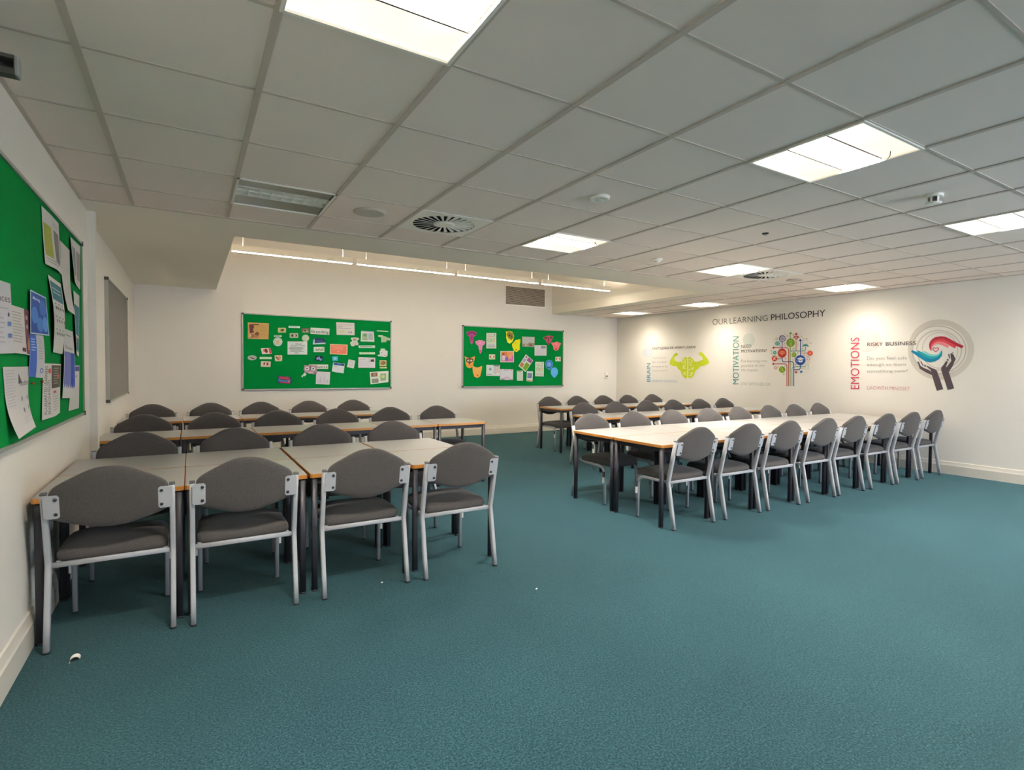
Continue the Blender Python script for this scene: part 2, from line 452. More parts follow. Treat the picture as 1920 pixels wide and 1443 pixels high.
def detector(loc, r, h, lab, cat='detector'):
    t = thing('ceiling_detector', lab, cat, loc)
    part(MB().disc_stack((0, 0, 0), [(r, 0.005), (r, -0.008), (r*0.86, -0.016)], M['white'], 36), 'base', t)
    part(MB().disc_stack((0, 0, 0), [(r*0.55, -0.016), (r*0.62, -h*0.55), (r*0.42, -h), (r*0.1, -h*1.05)], M['white'], 36), 'dome', t)
    return t
detector((2.71, -1.49, H), 0.068, 0.022, 'white round ceiling sensor with a shallow dish alone on a tile', 'sensor')
detector((4.54, -0.25, H), 0.05, 0.03, 'small white round ceiling sensor near the bay edge, left of the far vent', 'sensor')
sd = thing('smoke_detector', 'white smoke detector hanging from ceiling tile near the right edge', 'smoke detector', (4.51, -2.69, H))
part(MB().disc_stack((0, 0, 0), [(0.052, 0.005), (0.052, -0.012), (0.047, -0.014)], M['white'], 36), 'base', sd)
cg = MB()
for k in range(6):
    a = 2*pi*k/6
    cg.box(0, 0.001, 0, 0.001, 0, 0.001, M['white'])
    ca, sa = cos(a), sin(a); rr = 0.036
    cg.v[-8:] = [(rr*ca + x*ca - y*sa, rr*sa + x*sa + y*ca, z) for x, y, z in [(-.002,-.006,-.05),(.002,-.006,-.05),(.002,.006,-.05),(-.002,.006,-.05),(-.002,-.006,-.012),(.002,-.006,-.012),(.002,.006,-.012),(-.002,.006,-.012)]]
cg.disc_stack((0, 0, 0), [(0.042, -0.046), (0.044, -0.052), (0.030, -0.058)], M['white'], 36)
part(cg, 'cage', sd)
part(MB().disc_stack((0, 0, 0), [(0.028, -0.014), (0.026, -0.046)], M['linkdark'], 30), 'sensing_chamber', sd)
sp = thing('fire_sprinkler', 'tiny round sprinkler with dark ring set in a ceiling tile', 'sprinkler', (4.505, -1.5, H))
part(MB().disc_stack((0, 0, 0), [(0.02, -0.002), (0.026, -0.001), (0.026, 0.006)], M['dark'], 30), 'collar', sp)
part(MB().disc_stack((0, 0, 0), [(0.003, -0.002), (0.004, -0.010), (0.011, -0.012), (0.011, -0.014)], M['alu'], 20), 'head', sp)

# ------------------------------------------------------------------ pendant strips in the raised bay
def strip():
    t = thing('linear_pendant', '', 'pendant light')
    L = 1.41
    b = MB(); b.box(0, L, -0.03, 0.03, 2.668, 2.738, M['soffit']).box(0, L, -0.03, -0.026, 2.738, 2.743, M['soffit']).box(0, L, 0.026, 0.03, 2.738, 2.743, M['soffit']).box(0, 0.006, -0.026, 0.026, 2.738, 2.743, M['soffit']).box(L-0.006, L, -0.026, 0.026, 2.738, 2.743, M['soffit'])
    part(b, 'housing', t)
    part(MB().box(0.004, L-0.004, -0.019, 0.019, 2.665, 2.6685, M['strip_down']), 'lower_diffuser', t)
    part(MB().box(0.006, L-0.006, -0.026, 0.026, 2.7382, 2.7400, M['strip_up']), 'upper_diffuser', t)
    for x in (0.12, L-0.12):
        wr = part(MB().disc_stack((x, 0, 2.742), [(0.0015, 0), (0.0015, 0.606)], M['wire'], 8), 'suspension_wire', t)
        part(MB().disc_stack((x, 0, 3.33), [(0.016, 0), (0.02, 0.02)], M['white'], 16), 'ceiling_cup', wr)
    return t
P0 = strip()
for k, (x, lab) in enumerate([(0.775, 'nearest the left end of the bay'), (2.25, 'second from the left end of the bay'), (3.72, 'third from the left end of the bay'), (5.21, 'at the right end above the air grille')]):
    o = P0 if k == 0 else copy_tree(P0)
    o.location = (x, 2.88, 0); o['label'] = 'slim white glowing strip light hung on wires, ' + lab; o['group'] = 'pendant strip lights'

# ------------------------------------------------------------------ air grille, wall switch, wall arm, litter
g = thing('air_grille', 'white framed air grille with dark horizontal slats high on back wall', 'air grille', (5.74, YB, 2.575))
gw, gh = 0.99, 0.40
part(MB().box(0, gw, -0.012, 0, 0, 0.022, M['white']).box(0, gw, -0.012, 0, gh-0.022, gh, M['white']).box(0, 0.022, -0.012, 0, 0.022, gh-0.022, M['white']).box(gw-0.022, gw, -0.012, 0, 0.022, gh-0.022, M['white']), 'frame', g)
part(MB().box(0.02, gw-0.02, -0.002, -0.001, 0.02, gh-0.02, M['dark']), 'backing', g)
sl = MB(); ns = 18
for k in range(ns):
    z = 0.024 + (gh-0.05) * k / (ns-1)
    sl.prism([(-0.012, z-0.005), (-0.004, z+0.005), (-0.002, z+0.004), (-0.010, z-0.007)], lambda a, b, d: (d, a, b), 0.022, gw-0.022, M['bar'])
part(sl, 'slats', g)

sw = thing('thermostat', 'small white wall control with grey display on back wall near the corner', 'wall control', (8.41, YB, 1.12))
part(MB().bbox(-0.045, 0.045, -0.028, 0, -0.0, 0.12, M['white'], 0.004), 'casing', sw)
part(MB().box(-0.034, 0.034, -0.030, -0.0275, 0.02, 0.045, M['linkdark']), 'display', sw)

ar = thing('metal_bracket', 'dark metal bracket arm with a polished end poking in high on the left wall', 'bracket', (XL, -1.89, 2.30))
part(MB().box(0, 0.165, -0.02, 0.02, 0.018, 0.030, M['rail']).box(0, 0.165, -0.02, 0.02, -0.034, -0.014, M['rail']).box(0, 0.165, 0.012, 0.02, -0.014, 0.018, M['plastic']), 'channel', ar)
part(MB().bbox(0.163, 0.176, -0.022, 0.022, -0.036, 0.030, M['alu'], 0.004), 'end_cap', ar)
part(MB().box(-0.001, 0.006, -0.05, 0.05, -0.07, 0.06, M['rail']), 'wall_plate', ar)

# curled scrap on the carpet
lt = MB(); v = []; n = 18
for k in range(n + 1):
    a = pi * 1.15 * k / n
    for dx in (0, 0.03):
        v.append((0.020*cos(a) + dx*0.5, dx - 0.015 + 0.003*sin(a), 0.003 + 0.018*max(0, sin(a))))
lt.add(v, [(2*k, 2*k+1, 2*k+3, 2*k+2) for k in range(n)], M['white'], True)
lt.add([(x*0.86, y, z*0.86+0.001) for x, y, z in v], [(2*k, 2*k+1, 2*k+3, 2*k+2) for k in range(n)], flat('#8a8a5c'), True)
lo = lt.build('curled_scrap', recalc=False); lo.location = (-0.11, -1.32, 0.0); lo.rotation_euler = (0, 0, 0.5)
tag(lo, 'small curled white and olive scrap lying on the carpet by the left wall', 'litter')

for (x, y, lab) in ((1.334, -1.145, 'tiny white scrap on the carpet in front of the left-hand chairs'), (2.10, -1.69, 'tiny white scrap on the open carpet in the middle of the room')):
    cr = MB().bbox(-0.007, 0.007, -0.004, 0.004, 0.0, 0.004, M['white'], 0.001).build('paper_scrap'); cr.location = (x, y, 0.0); cr.rotation_euler = (0, 0, 0.6)
    tag(cr, lab, 'litter')
# ------------------------------------------------------------------ chairs
def cushion(mb, outline, rings, place, mat):
    """rings: [(scale, height)]; place(x, y, h)"""
    n = len(outline); v = []
    for s_, h in rings:
        for x, y in outline: v.append(place(x*s_, y*s_, h))
    m = len(rings)
    mb.add(v, [(k*n+i, k*n+(i+1)%n, (k+1)*n+(i+1)%n, (k+1)*n+i) for k in range(m-1) for i in range(n)], mat, True)
    mb.add(v[:n], [tuple(range(n-1, -1, -1))], mat, True); mb.add(v[-n:], [tuple(range(n))], mat, True)

def smooth_closed(pts, it=2):
    for _ in range(it):
        q = []
        for i in range(len(pts)):
            a, b = pts[i], pts[(i+1) % len(pts)]
            q += [(a[0]*.75+b[0]*.25, a[1]*.75+b[1]*.25), (a[0]*.25+b[0]*.75, a[1]*.25+b[1]*.75)]
        pts = q
    return pts

def make_chair():
    t = thing('stacking_chair', '', 'chair', group='grey stacking chairs')
    g_ = M['frame_grey']; hw = 0.2435
    def back_y(z): return 0.068 - (z - 0.385) * 0.215
    for s_ in (-1, 1):
        x = s_ * hw
        path = [(x, 0.0, 0.008), (x, 0.022, 0.13), (x, 0.058, 0.33), (x, 0.067, 0.372), (x, 0.066, 0.395), (x, 0.060, 0.42), (x, back_y(0.56), 0.56), (x, -0.008, 0.726)]
        lg = part(MB().sweep(path, 0.024, 0.034, (1, 0, 0), g_), 'leg', t)
        part(MB().sweep([(x, -0.001, 0.0), (x, 0.0008, 0.0085)], 0.0248, 0.0348, (1, 0, 0), M['plastic']), 'foot_cap', lg)
        part(MB().sweep([(x, -0.0078, 0.7255), (x, -0.0085, 0.731)], 0.025, 0.035, (1, 0, 0), M['linkdark']), 'end_plug', lg)
        xf = s_ * 0.205
        path = [(s_*0.212, 0.072, 0.376), (s_*0.210, 0.25, 0.372), (s_*0.208, 0.36, 0.370), (s_*0.207, 0.40, 0.364), (s_*0.206, 0.428, 0.348), (s_*0.205, 0.444, 0.322), (xf, 0.450, 0.28), (xf, 0.452, 0.008)]
        lg = part(MB().sweep(path, 0.022, 0.026, (1, 0, 0), g_), 'leg', t)
        part(MB().sweep([(xf, 0.452, 0.0), (xf, 0.452, 0.0085)], 0.0228, 0.0268, (1, 0, 0), M['plastic']), 'foot_cap', lg)
        lk = part(MB().box(xf + s_*0.012, xf + s_*0.024, 0.444, 0.462, 0.215, 0.275, M['white']), 'linking_bracket', t)
        part(MB().box(xf + s_*0.0115, xf + s_*0.026, 0.442, 0.464, 0.272, 0.325, M['linkdark']), 'bracket_sleeve', lk)
        # plate fixing the back pad
        xa, xb = sorted((x, s_ * 0.186))
        def pl(a, b, d):
            return (a, back_y(b) + d, b)
        c = 0.008
        poly = [(xa+c, 0.612), (xb-c, 0.612), (xb, 0.612+c), (xb, 0.722-c), (xb-c, 0.722), (xa+c, 0.722), (xa, 0.722-c), (xa, 0.612+c)]
        p = part(MB().prism(poly, pl, -0.030, -0.026, g_), 'mounting_plate', t)
        for zz in (0.632, 0.702):
            bx = s_ * 0.200
            part(MB().disc_stack((bx, back_y(zz) - 0.030, zz), [(0.0075, 0.001), (0.0075, -0.003), (0.004, -0.0045)], M['bolt'], 14, 'y'), 'bolt', p)
    part(MB().sweep([(-hw+0.01, 0.070, 0.378), (hw-0.01, 0.070, 0.378)], 0.018, 0.024, (0, 1, 0), g_), 'rear_crossbar', t)
    part(MB().sweep([(-0.203, 0.395, 0.362), (0.203, 0.395, 0.362)], 0.018, 0.018, (0, 1, 0), g_), 'front_crossbar', t)
    # seat pad
    o = [(-0.222, -0.207), (-0.223, -0.14), (-0.218, 0.05), (-0.208, 0.16), (-0.175, 0.208), (-0.09, 0.222), (0, 0.226), (0.09, 0.222), (0.175, 0.208), (0.208, 0.16), (0.218, 0.05), (0.223, -0.14), (0.222, -0.207), (0.12, -0.211), (0, -0.212), (-0.12, -0.211)]
    o = smooth_closed(o, 2)
    def seat(x, y, h):
        yy = y + 0.292
        dip = -0.35 * max(0, y - 0.12) ** 1.3
        return (x, yy, h + dip + 0.012 * (y > -9) * (1 - (y / 0.23) ** 2) * (h > 0.40))
    s = MB(); cushion(s, o, [(0.5, 0.382), (0.95, 0.383), (0.985, 0.388), (1.0, 0.402), (0.99, 0.418), (0.95, 0.430), (0.86, 0.438), (0.65, 0.445), (0.35, 0.449), (0.1, 0.450)], seat, M['fabric'])
    part(s, 'seat', t)
    # back pad
    top = [(0.0, 0.842), (0.045, 0.839), (0.088, 0.825), (0.135, 0.800), (0.180, 0.775), (0.214, 0.752), (0.230, 0.722)]
    bot = [(0.231, 0.638), (0.227, 0.606), (0.19, 0.590), (0.13, 0.570), (0.07, 0.553), (0.03, 0.547), (0.0, 0.546)]
    right = top + bot
    ol = right + [(-x, z) for x, z in reversed(right[1:-1])]
    ol = smooth_closed(ol, 1)
    cz = 0.69
    ol = [(x, z - cz) for x, z in ol]
    def back(x, z, h):
        zz = z + cz; k = max(0, 1 - (x / 0.235) ** 2)
        return (x, back_y(zz) + h + (-0.020 * k + 0.004), zz)
    b = MB(); cushion(b, ol, [(0.05, -0.029), (0.5, -0.028), (0.80, -0.026), (0.93, -0.022), (0.98, -0.016), (1.0, -0.006), (1.0, 0.004), (0.975, 0.012), (0.9, 0.020), (0.7, 0.025), (0.4, 0.027), (0.05, 0.028)], back, M['fabric'])
    part(b, 'backrest', t)
    return t
CHAIR = make_chair(); used = []
ORD = ['first', 'second', 'third', 'fourth', 'fifth', 'sixth', 'seventh', 'eighth']
def place_chairs(xs, y, facing, text, start, jit):
    """facing +1: seat towards +y; -1: towards -y. y is where the rear feet stand"""
    rng = random.Random(len(used) + 5)
    for k, x in enumerate(xs):
        o = CHAIR if not used else copy_tree(CHAIR)
        used.append(o)
        yy = y[k] if isinstance(y, (list, tuple)) else y + rng.uniform(-jit, jit)
        o.location = (x, yy, 0); o.rotation_euler = (0, 0, (0 if facing > 0 else pi) + rng.uniform(-0.008, 0.008))
        o['label'] = f'grey padded chair, {ORD[k]} from {start}, {text}'; o['group'] = 'grey stacking chairs'
place_chairs([0.02, 0.592, 1.227, 1.825], [-1.183, -1.203, -1.212, -1.237], 1, 'near side of the nearest left-hand tables', 'left wall', 0)
place_chairs([0.03, 0.63, 1.262, 1.855], 0.196, -1, 'far side of the nearest left-hand tables', 'left wall', 0.003)
place_chairs([-0.035, 0.550, 1.138, 1.745, 2.36, 2.95], 1.802, -1, 'behind the middle row of left-hand tables', 'left wall', 0.003)
place_chairs([-0.05, 0.56, 1.135, 1.733, 2.331], 3.382, -1, 'behind the rearmost row of left-hand tables', 'left wall', 0.003)
place_chairs([3.956, 4.595, 5.205, 5.845, 6.43, 7.070, 7.65, 8.295], [-1.280, -1.282, -1.286, -1.29, -1.282, -1.29, -1.30, -1.29], 1, 'near side of the long right-hand double table', 'aisle', 0)
place_chairs([3.97, 4.59, 5.20, 5.83, 6.42, 7.068, 7.65, 8.258], 0.085, -1, 'far side of the long right-hand double table', 'aisle', 0.003)
place_chairs([5.06, 5.65, 6.27, 6.843, 7.46, 8.040], 1.566, -1, 'behind the middle row of right-hand tables', 'aisle', 0.003)
place_chairs([5.51, 6.10, 6.69, 7.28, 7.905], 3.054, -1, 'behind the rearmost row of right-hand tables', 'aisle', 0.003)

# ------------------------------------------------------------------ tables (0.6 m squares, top at 0.69)
def make_table():
    t = thing('square_table', '', 'table', group='square tables')
    a = 0.2965; T = 0.69
    def ring(z, i, c=0.010): return [(-a+i+c,-a+i,z),(a-i-c,-a+i,z),(a-i,-a+i+c,z),(a-i,a-i-c,z),(a-i-c,a-i,z),(-a+i+c,a-i,z),(-a+i,a-i-c,z),(-a+i,-a+i+c,z)]
    tp = MB(); R = ring(T-0.022, 0.0022) + ring(T, 0.0022)
    tp.add(R, [tuple(range(7,-1,-1)), tuple(range(8,16))] + [(j,(j+1)%8,8+(j+1)%8,8+j) for j in range(8)], M['laminate'])
    top = part(tp, 'tabletop', t)
    e = MB(); O = [ring(T-0.024, 0.003), ring(T-0.0235, 0.0), ring(T-0.0025, 0.0), ring(T-0.0005, 0.0018)]
    v = [p for r in O for p in r] + ring(T-0.0008, 0.0024) + ring(T-0.024, 0.0042)
    f = []
    for k in range(5):
        for j in range(8): f.append((k*8+j, k*8+(j+1)%8, k*8+8+(j+1)%8, k*8+8+j))
    for j in range(8): f.append((40+j, 40+(j+1)%8, (j+1)%8, j))
    e.add(v, f, M['edge']); part(e, 'edge_band', top)
    fr = MB(); b = a - 0.032
    for x0, x1, y0, y1 in ((-b, b, -b-0.01, -b+0.01), (-b, b, b-0.01, b+0.01), (-b-0.01, -b+0.01, -b, b), (b-0.01, b+0.01, -b, b)):
        fr.box(x0, x1, y0, y1, T-0.062, T-0.024, M['black'])
    part(fr, 'frame', t)
    for sx in (-1, 1):
        for sy in (-1, 1):
            x, y = sx * (a-0.024), sy * (a-0.024)
            lg = part(MB().sweep([(x, y, 0.008), (x, y, T-0.024)], 0.032, 0.032, (1, 0, 0), M['black'], round_=0.22), 'leg', t)
            part(MB().sweep([(x, y, 0.0), (x, y, 0.0085)], 0.0325, 0.0325, (1, 0, 0), M['plastic']), 'foot_cap', lg)
    return t
TABLE = make_table(); tused = []
def place_tables(xs, ys_, texts, start, sx=1.0):
    rng = random.Random(11 + len(tused))
    for y, text in zip(ys_, texts):
        for k, x in enumerate(xs):
            o = TABLE if not tused else copy_tree(TABLE)
            tused.append(o)
            o.location = (x + 0.3, y + 0.3 + rng.uniform(-0.003, 0.003), 0)
            o.scale.x = sx
            o['label'] = f'grey square table with orange edge, {ORD[k]} from {start}, {text}'; o['group'] = 'square tables'
def run(x0, n, p=0.6): return [x0 + p * k for k in range(n)]
place_tables([-0.288, 0.317, 0.936, 1.552], (-1.09, -0.488), ('camera side of nearest left block', 'back half of nearest left block'), 'left wall', 1.015)
place_tables(run(-0.333, 6), (1.12,), ('middle left row',), 'left wall')
place_tables(run(-0.333, 5, 0.598), (2.70,), ('rearmost left row',), 'left wall')
place_tables(run(3.66, 8, 0.617), (-1.20, -0.60), ('camera side of long right block', 'back half of long right block'), 'aisle', 1.034)
place_tables(run(4.775, 6, 0.598), (0.88,), ('middle right row',), 'aisle')
place_tables(run(5.235, 5, 0.59), (2.37,), ('rearmost right row',), 'aisle', 0.990)

# ------------------------------------------------------------------ prints, papers and wall lettering
_tc = {}
def text_mesh(txt, weight=0.0, font_shear=0.0):
    key = (txt, weight)
    if key not in _tc:
        cu = bpy.data.curves.new('t', 'FONT'); cu.body = txt; cu.size = 1.0; cu.offset = weight; cu.resolution_u = 3
        o = bpy.data.objects.new('t', cu); COL.objects.link(o)
        me = bpy.data.meshes.new_from_object(o)
        vs_ = [(v.co.x, v.co.y) for v in me.vertices]; fs_ = [tuple(p.vertices) for p in me.polygons]
        bpy.data.objects.remove(o); bpy.data.curves.remove(cu); bpy.data.meshes.remove(me)
        _tc[key] = (vs_, fs_)
    return _tc[key]

class Sheet:
    """flat print: everything is laid out in (u, v) with v downwards, 0..1, mapped by self.F to the board or wall"""
    def __init__(s, quad, place, curl=None, lift=0.002, gap=0.0003):
        s.q = quad; s.place = place; s.curl = curl; s.lift = lift; s.gap = gap; s.mb = MB(); s.k = 0
    def F(s, a, b, d):
        (x0, y0), (x1, y1), (x2, y2), (x3, y3) = s.q          # TL TR BR BL
        x = (x0*(1-a) + x1*a)*(1-b) + (x3*(1-a) + x2*a)*b
        y = (y0*(1-a) + y1*a)*(1-b) + (y3*(1-a) + y2*a)*b
        h = s.lift + d + (s.curl(a, b) if s.curl else 0.0)
        return s.place(x, y, h)
    def base(s, col, shape=None, thick=0.0008):
        m = flat(col)
        if shape:
            n = len(shape)
            v = [s.F(a, b, 0) for a, b in shape] + [s.F(a, b, -thick) for a, b in shape]
            s.mb.add(v, [tuple(range(n)), tuple(range(2*n-1, n-1, -1))] + [(i, (i+1) % n, n+(i+1) % n, n+i) for i in range(n)], m)
        else:
            n = 8 if s.curl else 1
            g = [[s.F(i/n, j/n, 0) for i in range(n+1)] for j in range(n+1)]; h = [[s.F(i/n, j/n, -thick) for i in range(n+1)] for j in range(n+1)]
            v = [p for r in g for p in r] + [p for r in h for p in r]; w_ = n+1; o = w_*w_
            f = [(j*w_+i, (j+1)*w_+i, (j+1)*w_+i+1, j*w_+i+1) for j in range(n) for i in range(n)]
            f += [tuple(o+x for x in reversed(q)) for q in f]
            for i in range(n):
                f += [(i, i+1, o+i+1, o+i), (n*w_+i, o+n*w_+i, o+n*w_+i+1, n*w_+i+1), (i*w_, o+i*w_, o+(i+1)*w_, (i+1)*w_), (i*w_+n, (i+1)*w_+n, o+(i+1)*w_+n, o+i*w_+n)]
            s.mb.add(v, f, m)
    def poly(s, pts, col):
        s.k += 1; d = s.gap * s.k
        s.mb.add([s.F(a, b, d) for a, b in pts], [tuple(range(len(pts)))], flat(col))
    def rect(s, x0, y0, x1, y1, col, keep=False):
        if not keep: s.k += 1
        d = s.gap * s.k; n = 5 if s.curl else 1
        v = [s.F(x0+(x1-x0)*i/n, y0+(y1-y0)*j/n, d) for j in range(n+1) for i in range(n+1)]
        s.mb.add(v, [(j*(n+1)+i, (j+1)*(n+1)+i, (j+1)*(n+1)+i+1, j*(n+1)+i+1) for j in range(n) for i in range(n)], flat(col))
    def ell(s, cx, cy, rx, ry, col, n=28, hole=0.0):
        s.k += 1; d = s.gap * s.k
        if hole:
            v = []
            for i in range(n):
                a = 2*pi*i/n; v += [s.F(cx+rx*cos(a), cy+ry*sin(a), d), s.F(cx+rx*hole*cos(a), cy+ry*hole*sin(a), d)]
            s.mb.add(v, [(2*i, 2*i+1, (2*i+3) % (2*n), (2*i+2) % (2*n)) for i in range(n)], flat(col))
        else:
            s.mb.add([s.F(cx+rx*cos(2*pi*i/n), cy+ry*sin(2*pi*i/n), d) for i in range(n)], [tuple(range(n))], flat(col))
    def lines(s, x0, y0, x1, y1, n, col, th=0.32):
        s.k += 1; rng = random.Random(int(x0*97 + y0*31 + n*7 + y1*13))
        st = (y1-y0)/n
        for i in range(n):
            s.rect(x0, y0+i*st, x0+(x1-x0)*(1 if i % 4 else 1)*rng.uniform(0.72, 1.0), y0+i*st+st*th, col, True)
    def stroke(s, pts, wd, col, closed=False, ar=1.0):
        """line of width wd (in u units); ar = height/width of the sheet so that thickness is even"""
        s.k += 1; d = s.gap * s.k; P = [Vector((x, y*ar)) for x, y in pts]; n = len(P); v = []
        for i in range(n):
            a = P[i-1] if (i or closed) else P[0]; b = P[(i+1) % n] if (i < n-1 or closed) else P[-1]
            t0 = (P[i]-a); t1 = (b-P[i])
            t0 = t0.normalized() if t0.length > 1e-9 else t1.normalized(); t1 = t1.normalized() if t1.length > 1e-9 else t0
            t = (t0+t1).normalized(); nn = Vector((-t.y, t.x)); m = 1/max(0.4, t.dot(t1))
            for sg in (-1, 1):
                q = P[i] + nn*(sg*wd/2*m); v.append(s.F(q.x, q.y/ar, d))
        f = [(2*i, 2*i+1, 2*i+3, 2*i+2) for i in range(n-1)]
        if closed: f.append((2*n-2, 2*n-1, 1, 0))
        s.mb.add(v, f, flat(col))
    def text(s, txt, x0, y0, x1, y1, col, weight=0.0, up=False):
        """letters fitted to the box; up: reads from bottom to top"""
        s.k += 1; d = s.gap * s.k; vs_, fs_ = text_mesh(txt, weight)
        ax = min(p[0] for p in vs_); bx = max(p[0] for p in vs_); ay = min(p[1] for p in vs_); by = max(p[1] for p in vs_)
        out = []
        for px, py in vs_:
            a, b = (px-ax)/(bx-ax), (py-ay)/(by-ay)
            if up: out.append(s.F(x0+(x1-x0)*(1-b), y1-(y1-y0)*a, d))
            else: out.append(s.F(x0+(x1-x0)*a, y1-(y1-y0)*b, d))
        s.mb.add(out, fs_, flat(col))
    def draw(s, marks):
        for m in marks:
            k, a = m[0], m[1:]
            if k == 'r': s.rect(*a)
            elif k == 'l': s.lines(*a)
            elif k == 'e': s.ell(*a)
            elif k == 'p': s.poly(*a)
            elif k == 't': s.text(*a)
            elif k == 's': s.stroke(*a)
    def done(s, name, label, cat, group=None):
        o = s.mb.build(name, None, recalc=False); return tag(o, label, cat, group)

def on_back(x, z, h): return (x, YB - 0.0245 - h, z)          # sheets on the back boards
def on_left(y, z, h): return (XL + 0.0245 + h, y, z)
def on_right(y, z, h): return (XR - h, y, z)

def board(name, label, place, a0, a1, z0, z1, felt, cat='notice board'):
    """a0..a1 along the wall, z0..z1; place(a, z, out) with out measured from the wall"""
    t = tag(bpy.data.objects.new(name, None), label, cat); COL.objects.link(t)
    def bx(mb, p, q, r, s_, o0, o1, mat):
        c = [place(a, z, o) for a in (p, q) for z in (r, s_) for o in (o0, o1)]
        xs, ys_, zs = zip(*c); mb.box(min(xs), max(xs), min(ys_), max(ys_), min(zs), max(zs), mat); return mb
    f = MB(); bx(f, a0+0.01, a1-0.01, z0+0.01, z1-0.01, 0.0, 0.022, felt); part(f, 'felt_panel', t)
    f = MB(); w_ = 0.016
    bx(f, a0, a1, z0, z0+w_, 0, 0.030, M['alu']); bx(f, a0, a1, z1-w_, z1, 0, 0.030, M['alu'])
    bx(f, a0, a0+w_, z0+w_, z1-w_, 0, 0.030, M['alu']); bx(f, a1-w_, a1, z0+w_, z1-w_, 0, 0.030, M['alu'])
    part(f, 'frame', t)
    for a in (a0, a1):
        for z in (z0, z1):
            sa = 1 if a == a0 else -1; sz = 1 if z == z0 else -1
            c = MB(); p, q = sorted((a - sa*0.003, a + sa*0.026)); r, s_ = sorted((z - sz*0.003, z + sz*0.026))
            bx(c, p, q, r, s_, 0, 0.034, M['cap']); part(c, 'corner_cap', t)
    return t
board('notice_board', 'green notice board on the back wall with Breeding and Genetics cards', lambda a, z, o: (a, YB-o, z), 1.035, 3.41, 0.933, 2.130, M['felt'])
board('notice_board', 'green notice board on the back wall with pink, yellow and orange animal heads', lambda a, z, o: (a, YB-o, z), 4.806, 7.19, 0.938, 2.124, M['felt'])
board('notice_board', 'green notice board on the left wall with curling leaflets, nearest the camera', lambda a, z, o: (XL+o, a, z), -2.04, 0.375, 0.965, 2.142, M['felt'])
board('pin_board', 'plain empty grey pin board on the left wall near the back corner', lambda a, z, o: (-0.335+o, a, z), 1.93, 3.73, 0.955, 2.125, M['greyfelt'], 'pin board')

